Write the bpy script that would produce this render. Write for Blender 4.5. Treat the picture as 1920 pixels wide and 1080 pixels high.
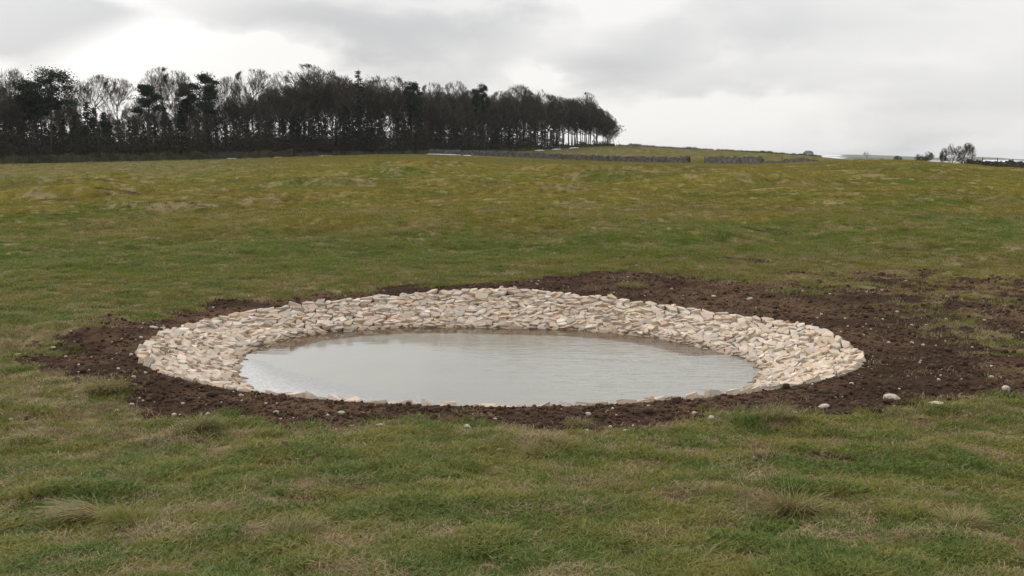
import bpy, math, random
import numpy as np
from mathutils import Vector, Matrix

random.seed(7)
rng = np.random.default_rng(7)
scene = bpy.context.scene
for o in list(bpy.data.objects):
    bpy.data.objects.remove(o)
COL = scene.collection

# ------------------------------------------------------------------ camera
EYE = 2.5
FPX = 1884.0
PITCH = math.atan(240.0 / FPX)
cam_data = bpy.data.cameras.new('camera')
cam = bpy.data.objects.new('camera', cam_data)
COL.objects.link(cam)
cam.location = (0, 0, EYE)
cam.rotation_euler = (math.pi / 2 - PITCH, 0, 0)
cam_data.sensor_width = 36.0
cam_data.lens = 36.0 * FPX / 1920.0
cam_data.clip_start = 0.1
cam_data.clip_end = 20000
scene.camera = cam

# ------------------------------------------------------------------ exposure
scene.view_settings.view_transform = 'Standard'
scene.view_settings.look = 'None'
scene.view_settings.gamma = 1
scene.view_settings.use_curve_mapping = False
scene.view_settings.exposure = 0.22

# ------------------------------------------------------------------ sun
SUN_EL = math.radians(34)
SUN_AZ = math.radians(-38)          # measured from +Y (view direction), negative = left
sun_data = bpy.data.lights.new('sun', 'SUN')
sun_data.energy = 1.5
sun_data.angle = math.radians(12)
sun_data.color = (1.0, 0.95, 0.87)
sun = bpy.data.objects.new('sun', sun_data)
COL.objects.link(sun)
sdir = Vector((math.sin(SUN_AZ) * math.cos(SUN_EL), math.cos(SUN_AZ) * math.cos(SUN_EL), math.sin(SUN_EL)))
sun.rotation_euler = sdir.to_track_quat('Z', 'Y').to_euler()
sun.location = (0, 0, 60)


# ------------------------------------------------------------------ node helper
class NT:
    def __init__(self, tree):
        self.t = tree
        self.n = tree.nodes
        self.l = tree.links

    def node(self, typ, **kw):
        nd = self.n.new(typ)
        for k, v in kw.items():
            setattr(nd, k, v)
        return nd

    def link(self, a, b):
        self.l.new(a, b)

    def val(self, sock, v):
        if isinstance(v, bpy.types.NodeSocket):
            self.l.new(v, sock)
        else:
            sock.default_value = v

    def math(self, op, a, b=0.0, c=None, clamp=False):
        nd = self.node('ShaderNodeMath', operation=op, use_clamp=clamp)
        self.val(nd.inputs[0], a)
        self.val(nd.inputs[1], b)
        if c is not None:
            self.val(nd.inputs[2], c)
        return nd.outputs[0]

    def mix(self, f, a, b, blend='MIX'):
        nd = self.node('ShaderNodeMix', data_type='RGBA', blend_type=blend)
        nd.clamp_factor = True
        self.val(nd.inputs[0], f)
        for s, v in ((nd.inputs[6], a), (nd.inputs[7], b)):
            if isinstance(v, bpy.types.NodeSocket):
                self.l.new(v, s)
            else:
                s.default_value = (v[0], v[1], v[2], 1)
        return nd.outputs[2]

    def smooth(self, x, a, b, lo=0.0, hi=1.0):
        nd = self.node('ShaderNodeMapRange', interpolation_type='SMOOTHSTEP')
        self.val(nd.inputs[0], x)
        nd.inputs[1].default_value = a
        nd.inputs[2].default_value = b
        nd.inputs[3].default_value = lo
        nd.inputs[4].default_value = hi
        return nd.outputs[0]

    def noise(self, vec, scale, detail=4, rough=0.55, dist=0.0):
        nd = self.node('ShaderNodeTexNoise')
        if vec is not None:
            self.l.new(vec, nd.inputs['Vector'])
        nd.inputs['Scale'].default_value = scale
        nd.inputs['Detail'].default_value = detail
        nd.inputs['Roughness'].default_value = rough
        nd.inputs['Distortion'].default_value = dist
        return nd.outputs[0]

    def mapping(self, vec, scale=(1, 1, 1), loc=(0, 0, 0), rot=(0, 0, 0)):
        nd = self.node('ShaderNodeMapping')
        self.l.new(vec, nd.inputs[0])
        nd.inputs['Location'].default_value = loc
        nd.inputs['Rotation'].default_value = rot
        nd.inputs['Scale'].default_value = scale
        return nd.outputs[0]

    def attr(self, name, typ='GEOMETRY'):
        nd = self.node('ShaderNodeAttribute', attribute_name=name, attribute_type=typ)
        return nd


# ------------------------------------------------------------------ sky
world = bpy.data.worlds.new('World')
scene.world = world
world.use_nodes = True
W = NT(world.node_tree)
W.n.clear()
w_out = W.node('ShaderNodeOutputWorld')
w_bg = W.node('ShaderNodeBackground')
w_bg.inputs['Strength'].default_value = 0.1
sky = W.node('ShaderNodeTexSky', sky_type='NISHITA')
sky.sun_disc = False
sky.sun_elevation = SUN_EL
sky.sun_rotation = SUN_AZ
sky.air_density = 1.0
sky.dust_density = 2.0
tc = W.node('ShaderNodeTexCoord')
sep = W.node('ShaderNodeSeparateXYZ')
W.link(tc.outputs['Generated'], sep.inputs[0])
DX, DY, DZ = sep.outputs
zc = W.math('MAXIMUM', DZ, 0.0)
zc = W.math('ADD', zc, 0.10)
cx = W.math('DIVIDE', DX, zc)
cy = W.math('DIVIDE', DY, zc)
comb = W.node('ShaderNodeCombineXYZ')
W.link(cx, comb.inputs[0])
W.link(cy, comb.inputs[1])
plane = comb.outputs[0]
cn1 = W.noise(W.mapping(plane, (0.55, 0.42, 1), (3.1, 1.7, 0)), 1.0, 5, 0.52, 0.3)
cn2 = W.noise(W.mapping(tc.outputs['Generated'], (6.5, 6.5, 15), (7.7, 4.2, 0)), 1.0, 6, 0.55, 0.25)
cn = W.math('ADD', W.math('MULTIPLY', cn1, 0.45), W.math('MULTIPLY', cn2, 0.55))


def sky_dir(X, Y):
    u = (X - 960) / FPX
    v = (540 - Y) / FPX
    d = Vector((u, math.cos(PITCH) + v * math.sin(PITCH), -math.sin(PITCH) + v * math.cos(PITCH)))
    return d.normalized()


def blob(X, Y, sx, sy, amp):
    """soft cloud mass centred on a direction of the sky (sx, sy = angular radii in degrees)"""
    d = sky_dir(X, Y)
    az = W.math('SUBTRACT', W.math('ARCTAN2', DX, DY), math.atan2(d.x, d.y))
    el = W.math('SUBTRACT', W.math('ARCSINE', DZ), math.asin(d.z))
    wob = W.math('MULTIPLY', W.math('SUBTRACT', cn2, 0.5), 0.22)
    a = W.math('DIVIDE', W.math('ADD', az, wob), math.radians(sx))
    e = W.math('DIVIDE', W.math('ADD', el, W.math('MULTIPLY', wob, 0.5)), math.radians(sy))
    r = W.math('SQRT', W.math('ADD', W.math('MULTIPLY', a, a), W.math('MULTIPLY', e, e)))
    return W.smooth(r, 1.15, 0.35, 0.0, amp)


dark = W.smooth(cn, 0.42, 0.68, 0.06, 0.40)
for b in ((40, 40, 5.5, 2.8, 0.95), (480, 5, 10, 2.6, 0.42), (830, 95, 8, 2.6, 0.38), (1190, 105, 4.5, 1.4, 0.30),
          (700, 45, 10, 2.0, 0.35), (1330, 40, 9, 2.0, 0.2), (1620, 60, 8, 1.6, 0.16), (1500, 150, 7, 1.4, 0.18),
          (1800, 200, 9, 2.2, 0.2), (900, -120, 7, 2.6, 0.35)):
    dark = W.math('ADD', dark, blob(*b))
for b in ((270, 112, 5.5, 1.5, -0.5), (450, 135, 5, 1.3, -0.45), (1150, 20, 4, 1.3, -0.3), (1030, 130, 2.6, 1.3, -0.4),
          (1230, 215, 7, 2.0, -0.3), (600, -105, 5, 2.2, -1.0), (1250, -60, 7, 2.0, -0.45)):
    dark = W.math('ADD', dark, blob(*b))
dark = W.math('MAXIMUM', dark, 0.0)
dark = W.math('MINIMUM', dark, 1.0)
# overcast luminance: brighter towards the zenith and round the veiled sun
bright = (8.6, 8.45, 8.25)
cloudc = W.mix(dark, bright, (4.7, 4.75, 4.9))
zen = W.smooth(DZ, 0.12, 0.9, 0.97, 1.2)
dotn = W.node('ShaderNodeVectorMath', operation='DOT_PRODUCT')
W.link(tc.outputs['Generated'], dotn.inputs[0])
dotn.inputs[1].default_value = sdir
glow = W.smooth(dotn.outputs['Value'], 0.80, 1.0, 0.0, 1.0)
lum = W.math('ADD', zen, glow)
vm = W.node('ShaderNodeVectorMath', operation='SCALE')
W.link(cloudc, vm.inputs[0])
W.link(lum, vm.inputs['Scale'])
final = W.mix(0.93, sky.outputs[0], vm.outputs[0])
W.link(final, w_bg.inputs['Color'])
W.link(w_bg.outputs[0], w_out.inputs[0])


# ------------------------------------------------------------------ helpers
def tag(o, label=None, cat=None, group=None, kind=None):
    if label:
        o['label'] = label
    if cat:
        o['category'] = cat
    if group:
        o['group'] = group
    if kind:
        o['kind'] = kind
    return o


def link(o, parent=None):
    COL.objects.link(o)
    if parent is not None:
        o.parent = parent
    return o


def mesh_np(name, verts, faces, mat=None, smooth=False):
    """verts (n,3) array; faces (m,k) array, all faces with k corners"""
    verts = np.asarray(verts, dtype=np.float32)
    faces = np.asarray(faces, dtype=np.int32)
    me = bpy.data.meshes.new(name)
    n, k = faces.shape
    me.vertices.add(len(verts))
    me.vertices.foreach_set('co', verts.ravel())
    me.loops.add(n * k)
    me.loops.foreach_set('vertex_index', faces.ravel())
    me.polygons.add(n)
    me.polygons.foreach_set('loop_start', np.arange(0, n * k, k, dtype=np.int32))
    if smooth:
        me.polygons.foreach_set('use_smooth', np.ones(n, dtype=bool))
    me.update(calc_edges=True)
    me.validate()
    if mat:
        me.materials.append(mat)
    return me


def mesh_py(name, verts, faces, mat=None, smooth=False):
    me = bpy.data.meshes.new(name)
    me.from_pydata(verts, [], faces)
    if smooth:
        for p in me.polygons:
            p.use_smooth = True
    if mat:
        me.materials.append(mat)
    me.update()
    return me


def float_attr(me, name, arr):
    a = me.attributes.new(name, 'FLOAT', 'POINT')
    a.data.foreach_set('value', np.asarray(arr, dtype=np.float32))


def pix(X, Y, z=0.0):
    """point of the photograph's view ray on the level z"""
    u = (X - 960) / FPX
    v = (540 - Y) / FPX
    dx, dy, dz = u, math.cos(PITCH) + v * math.sin(PITCH), -math.sin(PITCH) + v * math.cos(PITCH)
    k = (z - EYE) / dz
    return dx * k, dy * k


def az_of(X):
    return math.atan((X - 960) / FPX * math.cos(PITCH))


# numpy gradient noise
_perm = rng.permutation(512).astype(np.int64)
_perm = np.concatenate([_perm, _perm])
_ang = rng.random(512) * 2 * np.pi
_gx, _gy = np.cos(_ang), np.sin(_ang)


def perlin(x, y):
    xi = np.floor(x).astype(np.int64)
    yi = np.floor(y).astype(np.int64)
    xf = x - xi
    yf = y - yi
    u = xf * xf * xf * (xf * (xf * 6 - 15) + 10)
    v = yf * yf * yf * (yf * (yf * 6 - 15) + 10)

    def g(ix, iy, dx, dy):
        h = _perm[(_perm[ix & 511] + (iy & 511)) & 511] & 511
        return _gx[h] * dx + _gy[h] * dy
    a = g(xi, yi, xf, yf)
    b = g(xi + 1, yi, xf - 1, yf)
    c = g(xi, yi + 1, xf, yf - 1)
    d = g(xi + 1, yi + 1, xf - 1, yf - 1)
    return (a + u * (b - a)) * (1 - v) + (c + u * (d - c)) * v


def fbm(x, y, scale, octs=4, rough=0.5, off=0.0):
    x = np.asarray(x, dtype=float)
    y = np.asarray(y, dtype=float)
    s = 0
    a = 1.0
    f = 1.0 / scale
    t = 0
    for i in range(octs):
        s = s + a * perlin(x * f + off + i * 17.3, y * f + off * 1.7 + i * 31.1)
        t += a
        a *= rough
        f *= 2.03
    return s / t * 1.6


def sstep(x, a, b):
    t = np.clip((x - a) / (b - a), 0, 1)
    return t * t * (3 - 2 * t)


# ------------------------------------------------------------------ pond outline
PCX, PCY = -0.22, 14.4
WATER_Z = -0.50
rim_px = [(267, 676), (275, 652), (308, 630), (348, 619), (375, 609), (443, 596), (497, 584), (538, 576), (646, 568),
          (755, 558), (848, 550), (930, 548), (1011, 550), (1051, 555), (1133, 562), (1200, 571), (1255, 579),
          (1281, 583), (1362, 595), (1438, 604), (1503, 615), (1533, 623), (1568, 638), (1595, 655), (1609, 672),
          (1606, 690), (1590, 704), (1511, 724), (1444, 735), (1362, 748), (1254, 757), (1173, 765), (1092, 769),
          (1011, 772), (940, 773), (850, 770), (755, 766), (700, 764), (646, 759), (511, 745), (430, 735), (375, 723),
          (294, 697)]
water_px = [(447, 690), (449, 671), (473, 656), (511, 640), (578, 627), (633, 622), (755, 614), (848, 613), (957, 616),
            (1065, 618), (1119, 621), (1173, 626), (1255, 637), (1335, 655), (1390, 670), (1422, 683), (1431, 704)]


def polar(pts):
    th = np.array([math.atan2(p[1] - PCY, p[0] - PCX) for p in pts])
    r = np.array([math.hypot(p[0] - PCX, p[1] - PCY) for p in pts])
    i = np.argsort(th)
    th, r = th[i], r[i]
    th = np.concatenate([th - 2 * np.pi, th, th + 2 * np.pi])
    r = np.concatenate([r, r, r])
    return th, r


wpts = [pix(x, y, WATER_Z) for x, y in water_px]
for a in range(-155, -20, 15):
    a_ = math.radians(a)
    wpts.append((PCX + 3.55 * math.cos(a_), PCY + 3.45 * math.sin(a_)))
WAT = polar(wpts)
_tg = np.linspace(-math.pi, math.pi, 721)
# the rim is not quite level: for each traced point take the level (within 25 cm) that leaves
# a bank about a metre wide above the water, which lies level
_rp = []
for (x, y) in rim_px:
    best = None
    for z in np.linspace(-0.26, 0.04, 61):
        a, b = pix(x, y, z)
        th = math.atan2(b - PCY, a - PCX)
        r = math.hypot(a - PCX, b - PCY)
        gap = r - float(np.interp(th, WAT[0], WAT[1]))
        near = math.sin(th) < -.25
        cost = abs(gap - 1.0) + .8 * abs(z) + (30 * abs(z) if near else 0)
        if best is None or cost < best[0]:
            best = (cost, th, r, z)
    _rp.append(best[1:])
_rp.sort()
_th = np.array([p[0] for p in _rp])
_th = np.concatenate([_th - 2 * np.pi, _th, _th + 2 * np.pi])
RIM = (_th, np.tile([p[1] for p in _rp], 3))
RIMZ = (_th, np.tile([p[2] for p in _rp], 3))


def _smooth_r(tab, w):
    r = np.interp(_tg, tab[0], tab[1])[:-1]
    k = np.ones(w) / w
    rr = np.convolve(np.concatenate([r[-w:], r, r[:w]]), k, 'same')[w:-w]
    return np.append(rr, rr[0])


RIM_R = _smooth_r(RIM, 17)
WAT_R = _smooth_r(WAT, 31)
RIM_Z = _smooth_r(RIMZ, 25)


def rim_r(th):
    return np.interp(th, _tg, RIM_R)


def rim_z(th):
    return np.interp(th, _tg, RIM_Z)


def wat_r(th):
    return np.interp(th, _tg, WAT_R)


mud_px = [(20, 668), (100, 640), (200, 618), (300, 600), (420, 572), (560, 556), (640, 545), (760, 540), (860, 540),
          (930, 526), (1050, 516), (1180, 506), (1290, 514), (1380, 524), (1500, 522), (1700, 514), (1920, 522),
          (2150, 535), (2250, 650), (2150, 735), (1920, 742), (1800, 748), (1700, 752), (1640, 762), (1560, 768),
          (1400, 785), (1300, 795), (1100, 806), (1000, 808), (850, 803), (700, 800), (560, 797), (450, 792),
          (330, 780), (230, 760), (160, 735), (130, 705), (60, 690)]
MUD = np.array([pix(x, y + (9 if y > 760 else 0), 0.05) for x, y in mud_px])
patchy_px = [(930, 540), (1000, 505), (1200, 480), (1500, 492), (1700, 480), (1950, 470), (2300, 480), (2300, 560), (1900, 600), (1200, 560)]
PATCHY = np.array([pix(x, y, 0.05) for x, y in patchy_px])


def poly_sd(x, y, P):
    """signed distance to polygon, positive inside"""
    d = np.full(x.shape, 1e9)
    inside = np.zeros(x.shape, dtype=bool)
    n = len(P)
    for i in range(n):
        ax, ay = P[i]
        bx, by = P[(i + 1) % n]
        ex, ey = bx - ax, by - ay
        wx, wy = x - ax, y - ay
        t = np.clip((wx * ex + wy * ey) / (ex * ex + ey * ey), 0, 1)
        d = np.minimum(d, (wx - ex * t) ** 2 + (wy - ey * t) ** 2)
        c = ((ay > y) != (by > y)) & (x < (bx - ax) * (y - ay) / (by - ay + 1e-12) + ax)
        inside ^= c
    d = np.sqrt(d)
    return np.where(inside, d, -d)


# ------------------------------------------------------------------ terrain height
KD = [0, 4, 7, 9.6, 22, 30, 50, 80, 120, 180, 220, 250, 335, 420, 600, 1000, 1800, 7000]
NEAR = [0.9, 0.62, 0.28, 0.05, 0.0]
FARZ = [-26, -30]
KX = {
    -400: [0.0, .15, .5, .9, 1.5, 1.9, 2.0, 2.2, 2.5, 2, -10],
    0: [.05, .3, .5, 1.0, 1.6, 1.95, 2.4, 2.9, 3, 2, -10],
    380: [.1, .4, .9, 1.4, 2.1, 2.6, 3.0, 3.6, 4, 3, -10],
    760: [.2, .7, 1.5, 2.0, 2.8, 3.5, 4.1, 6, 6, 4, -10],
    1000: [.25, .85, 1.5, 1.8, 2.1, 2.55, 3.4, 6.6, 7.4, 5, -10],
    1150: [.25, .85, 1.4, 1.6, 1.7, 2.0, 3.2, 7.65, 7.5, 3, -15],
    1300: [.25, .8, 1.3, 1.6, 1.6, 2.1, 3.3, 6.05, 6.1, 2, -15],
    1450: [.2, .8, 1.4, 1.75, 1.6, 1.9, 2.6, 4.8, 4.8, 0, -18],
    1550: [.2, .8, 1.5, 2.2, 2.1, 2.1, 2.4, 3.6, 3.3, -3, -20],
    1650: [.2, .8, 1.7, 2.4, 1.8, 1.5, 1.2, 1.0, 0, -6, -22],
    1750: [.2, .8, 1.75, 2.35, 1.6, 1.3, 1.2, 1.0, -2, -8, -22],
    1850: [.15, .6, 1.3, 1.55, .95, .9, .8, .5, -2, -8, -22],
    1920: [.1, .5, 1.1, 1.4, .9, .85, .8, .4, -2, -8, -22],
    2400: [0, .2, .5, .8, .8, .8, .8, 0, -2, -8, -22],
}
_xs = sorted(KX)
_az = np.array([az_of(x) for x in _xs])
_tab = np.array([NEAR + KX[x] + FARZ for x in _xs])
_kd = np.log(np.array(KD, dtype=float) + 3.0)
_ga = np.linspace(_az[0], _az[-1], 160)
_gd = np.linspace(_kd[0], _kd[-1], 700)
_G1 = np.array([np.interp(_ga, _az, _tab[:, j]) for j in range(_tab.shape[1])]).T
_G = np.array([np.interp(_gd, _kd, row) for row in _G1])


def _blur(A, w, axis):
    k = np.hanning(w + 2)[1:-1]
    k /= k.sum()
    p = w // 2
    pad = [(0, 0), (0, 0)]
    pad[axis] = (p, p)
    B = np.pad(A, pad, 'edge')
    return np.apply_along_axis(lambda m: np.convolve(m, k, 'valid'), axis, B)


_G = _blur(_blur(_G, 13, 0), 27, 1)


def macro(x, y):
    d = np.hypot(x, y)
    a = np.arctan2(x, y)
    fa = np.clip((a - _ga[0]) / (_ga[-1] - _ga[0]) * 159, 0, 158.999)
    fd = np.clip((np.log(d + 3.0) - _gd[0]) / (_gd[-1] - _gd[0]) * 699, 0, 698.999)
    ia = fa.astype(int)
    idd = fd.astype(int)
    ta = fa - ia
    td = fd - idd
    return ((_G[ia, idd] * (1 - ta) + _G[ia + 1, idd] * ta) * (1 - td) +
            (_G[ia, idd + 1] * (1 - ta) + _G[ia + 1, idd + 1] * ta) * td)


bumps = []          # local mounds and hollows: x, y, rx, ry, height
for (X, Y, rx, ry, h) in ((150, 612, .8, .35, .10), (60, 612, .8, .35, .07), (190, 588, .5, .4, .12), (30, 640, 1.5, .3, -.14),
                          (1490, 540, 1.2, .5, .08), (1450, 790, .35, .25, .10), (380, 800, .25, .25, .10),
                          (240, 720, .6, .5, .10), (120, 760, .7, .4, .08), (1000, 850, .4, .3, .05),
                          (170, 975, .4, .25, .08), (1500, 960, .35, .25, .07)):
    px, py = pix(X, Y, 0.15)
    bumps.append((px, py, rx, ry, h))
for (X, d, rx, ry, h) in ((60, 75, 6, 1.6, .45), (200, 76, 3, 1.5, .45), (130, 60, 4, 1.2, .35), (215, 61, 2.2, 1.2, .3), (430, 92, 4, 2, .35),
                          (800, 95, 6, 3, .5), (870, 60, 3, 1.6, .25), (1080, 80, 5, 2, .4), (1130, 66, 3, 1.5, .4),
                          (1010, 50, 3, 1.3, .25), (1340, 62, 6, 2, .35), (1640, 75, 5, 2, .25), (480, 50, 4, 1.4, .25),
                          (700, 78, 6, 2, .35), (300, 48, 3.5, 1.2, .2), (600, 64, 4, 1.5, .3), (1250, 90, 6, 2.5, .4)):
    a = az_of(X)
    bumps.append((d * math.sin(a), d * math.cos(a), rx, ry, h))


def ground(x, y, detail=True):
    x = np.atleast_1d(np.asarray(x, dtype=float))
    y = np.atleast_1d(np.asarray(y, dtype=float))
    z = macro(x, y)
    d = np.hypot(x, y)
    az = np.arctan2(x, y)
    hum = sstep(d, 20, 30) * (1 - sstep(d, 120, 175) * 0.75)
    leftfar = sstep(d, 78, 100) * sstep(az, az_of(620), az_of(350))
    hum = hum * (1 - 0.85 * leftfar)
    n = fbm(x, y, 9.0, 3, .5, 3.3)
    z = z + hum * (0.38 * n + 0.26 * (.35 - np.abs(fbm(x, y, 3.4, 3, .5, 9.1))) + .05 * fbm(x, y, 1.2, 3, .6, 4.4) * (1 - sstep(d, 60, 100)))
    z = z + sstep(d, 200, 400) * (1 - sstep(d, 500, 800)) * 0.35 * fbm(x, y, 25, 4, .55, 1.1)
    dr = np.hypot(x - PCX, y - PCY)
    th = np.arctan2(y - PCY, x - PCX)
    R = rim_r(th)
    out = sstep(dr - R, 0.0, 1.2)
    rz = rim_z(th)
    z = z + rz * np.exp(-(np.maximum(dr - R, 0) / 1.6) ** 2)
    for (bx, by, rx, ry, h) in bumps:
        q = ((x - bx) / rx) ** 2 + ((y - by) / ry) ** 2
        m = q < 7
        z[m] += h * (1.6 if by > 35 else 1.0) * np.exp(-q[m] ** 1.5)
    if detail:
        near = 1 - sstep(d, 35, 90)
        z = z + near * out * (0.065 * fbm(x, y, 1.1, 4, .55, 5.5) + 0.035 * fbm(x, y, 0.32, 3, .6, 8.8))
        msd = poly_sd(x, y, MUD)
        m = sstep(msd, -0.2, 0.5) * (1 - sstep(dr, 14, 20))
        ring = np.exp(-((dr - R - 0.4) / 0.35) ** 2)
        z = z + m * sstep(dr - R, -0.02, 0.15) * (0.045 * np.abs(fbm(x, y, 0.35, 4, .6, 12.2)) + 0.02 * fbm(x, y, .12, 3, .6, 2.2)) + 0.02 * ring * (1 - sstep(-np.sin(th), .1, .4) * .8)
    # bowl under the stones
    Wr = wat_r(th)
    t = (R - dr) / np.maximum(R - Wr, .2)
    zb = rz - 0.03 + (-0.5 - rz) * t
    zb = np.maximum(zb, -1.1)
    k = sstep(R - dr, -0.06, 0.05)
    z = z * (1 - k) + np.where(t > -0.5, zb, 0) * k
    return z


def gz(x, y):
    return float(ground(x, y)[0])


def at(X, d):
    a = az_of(X)
    return d * math.sin(a), d * math.cos(a)


# masks shared by the ground and the grass ------------------------------------
def masks(x, y):
    d = np.hypot(x, y)
    az = np.arctan2(x, y)
    sd = poly_sd(x, y, MUD)
    dr = np.hypot(x - PCX, y - PCY)
    th = np.arctan2(y - PCY, x - PCX)
    R = rim_r(th)
    n1 = fbm(x, y, 1.2, 5, .6, 21.0)
    n2 = fbm(x, y, 0.35, 4, .6, 4.0)
    ringw = .85 + .35 * np.sin(th) + .35 * n1
    sd = np.maximum(sd, ringw - (dr - R) - .1)
    mud = sstep(sd + 0.65 * n1 + 0.40 * n2, -0.25, 0.22)
    # the broad trodden area to the right is broken up by grass
    wide = sstep(x, 2.5, 6.5) * sstep(dr - R, 0.6, 2.0)
    brk = sstep(fbm(x, y, 2.4, 5, .65, 40.0) + 0.5 * n2, 0.0, 0.5)
    brk2 = sstep(fbm(x * .6, y * 1.3, 0.9, 5, .7, 44.0), -.05, 0.3)
    mud = mud * (1 - wide * np.clip(.60 * brk + .50 * brk2, 0, .95))
    sp = poly_sd(x, y, PATCHY)
    pm = sstep(sp + 1.2 * fbm(x, y, 3.0, 3, .5, 2.0), -1.0, 1.5) * sstep(fbm(x * 0.7, y, 1.6, 5, .65, 60.0), 0.05, 0.35)
    mud = np.maximum(mud, 0.85 * pm)
    # bare scrapes in the turf
    scr = sstep(fbm(x * 0.6, y * 1.2, 0.7, 5, .68, 77.0), 0.22, 0.40) * (1 - sstep(d, 16, 26)) * 0.8
    mud = np.maximum(mud, scr)
    for (X, Y, rx, ry) in ((190, 588, .5, .3), (30, 634, 1.6, .28), (1545, 860, .55, .16), (860, 925, .2, .1), (1230, 975, .3, .15),
                           (740, 870, .2, .08), (480, 900, .2, .08), (1070, 1045, .3, .1), (1400, 870, .3, .08)):
        px, py = pix(X, Y, 0.2)
        q = ((x - px) / rx) ** 2 + ((y - py) / ry) ** 2
        mud = np.maximum(mud, sstep(-q + 1.2 * n2, -1.3, -0.4) * .9)
    for (X, D_, rx, ry) in ((60, 72.5, 3, .6), (200, 73, 2.5, .6), (130, 57.5, 2.5, .5), (215, 58.8, 2.4, .5), (430, 88, 3, .6),
                            (1130, 63.5, 2.5, .4), (1080, 77, 3, .6), (1010, 48, 2, .3), (1640, 72, 3, .5), (1500, 30, 1.4, .2), (1560, 31, 1.2, .15)):
        px, py = at(X, D_)
        q = ((x - px) / rx) ** 2 + ((y - py) / ry) ** 2
        mud = np.maximum(mud, sstep(-q + 2.2 * n1, -1.0, -0.1) * .6)
    dry = .10 + .90 * sstep(fbm(x * 0.75, y, 1.5, 5, .68, 31.0) + 0.55 * n2 + .35 * fbm(x * .6, y, .5, 3, .6, 66.), -0.14, 0.34)
    edge = sstep(sd, -1.5, -0.2) * 0.5
    dry = np.clip(dry + edge * (0.5 + n1), 0, 1) * (1 - .5 * mud)
    left = sstep(-x, 1.5, 4.0) * sstep(y, 6.5, 8) * (1 - sstep(y, 11, 12.5)) * .5
    dry = np.clip(dry + left * (.6 + n1), 0, 1)
    tan = sstep(poly_sd(x, y, TANP) + 1.3 * n1, -1, 1) * .75
    dry = np.clip(dry + tan * (.7 + .6 * n2), 0, 1)
    green = sstep(-np.abs(y - 26.0 + 0.10 * x * 0 - 0.25 * (x + 4)) + 3 * fbm(x, y, 5, 3, .5, 90.), -6.5, -1.5) * sstep(d, 19, 23)
    moss = sstep(d, 24, 36) * (1 - sstep(d, 120, 190)) * sstep(fbm(x, y, 9.0, 3, .5, 3.3) - .5 * np.abs(fbm(x, y, 3.4, 3, .5, 9.1)) + .3 * fbm(x, y, 2, 4, .6, 6.), -0.25, 0.25)
    moss = moss * (1 - .85 * sstep(d, 78, 100) * sstep(az, az_of(620), az_of(350)))
    return mud, dry, moss, green


TANP = np.array([pix(x, y, 0.05) for x, y in ((1330, 500), (1500, 480), (1920, 470), (2200, 480), (2200, 545), (1900, 560), (1700, 522), (1400, 528))])

# ------------------------------------------------------------------ ground mesh
fine = np.radians(np.arange(-37, 37.01, 0.19))
coarse_l = np.radians(np.arange(-180, -37, 4.0))
coarse_r = np.radians(np.arange(41, 180.1, 4.0))
AZ = np.concatenate([coarse_l, fine, coarse_r])
D = np.concatenate([[0.3, 0.8, 1.4, 2.0], np.geomspace(2.6, 420, 1120), np.geomspace(440, 6400, 46)])
GA, GD = np.meshgrid(AZ, D)
gx = (GD * np.sin(GA)).ravel()
gy = (GD * np.cos(GA)).ravel()
gzv = ground(gx, gy)
mud, dry, moss, green = masks(gx, gy)
nr, nc = GA.shape
ii = np.arange(nr * nc).reshape(nr, nc)
quads = np.stack([ii[:-1, :-1], ii[:-1, 1:], ii[1:, 1:], ii[1:, :-1]], axis=-1).reshape(-1, 4)


# ---- ground material
def new_mat(name):
    m = bpy.data.materials.new(name)
    m.use_nodes = True
    nt = NT(m.node_tree)
    nt.n.clear()
    out = nt.node('ShaderNodeOutputMaterial')
    bs = nt.node('ShaderNodeBsdfPrincipled')
    nt.link(bs.outputs[0], out.inputs[0])
    bs.inputs['Roughness'].default_value = 0.9
    bs.inputs['Specular IOR Level'].default_value = 0.08
    return m, nt, bs, out


GREEN_A, GREEN_B = (0.088, 0.100, 0.022), (0.135, 0.128, 0.034)
STRAW_A, STRAW_B = (0.30, 0.245, 0.145), (0.20, 0.16, 0.085)
MOSS_A, MOSS_B = (0.195, 0.165, 0.038), (0.155, 0.138, 0.034)
def field_colour(N, P, k):
    q = lambda c: tuple(v * k for v in c)
    c = N.mix(N.smooth(N.noise(P, .9, 6, .65), .38, .62), q((0.098, 0.098, 0.026)), q((0.140, 0.115, 0.038)))
    c = N.mix(N.smooth(N.noise(P, .12, 7, .65), .42, .62, 0, .85), c, q((0.140, 0.112, 0.027)))
    c = N.mix(N.smooth(N.noise(P, .09, 7, .66), .48, .62, 0, .85), c, q((0.072, 0.100, 0.021)))
    c = N.mix(N.smooth(N.noise(P, .55, 8, .75), .52, .66, 0, .75), c, q((0.205, 0.160, 0.080)))
    c = N.mix(N.smooth(N.noise(P, .35, 8, .75), .58, .68, 0, .7), c, q((0.060, 0.048, 0.020)))
    return c


m_ground, N, bs, out = new_mat('turf and soil')
geo = N.node('ShaderNodeNewGeometry')
P = geo.outputs['Position']
a_mud, a_dry, a_moss, a_green, a_far = [N.attr(k).outputs['Fac'] for k in ('mud', 'dry', 'moss', 'lush', 'far')]
nf = N.noise(P, 14.0, 5, .65)
nm = N.noise(P, 2.3, 5, .6)
nl = N.noise(P, 0.35, 4, .55)
nvf = N.noise(P, 60.0, 4, .7)
g = N.mix(N.smooth(nm, .35, .65), GREEN_A, GREEN_B)
olive = N.mix(nm, (0.15, 0.14, 0.055), (0.105, 0.11, 0.042))
g = N.mix(N.smooth(N.math('ADD', nl, N.math('MULTIPLY', nf, .35)), .5, .8), g, olive)
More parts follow.
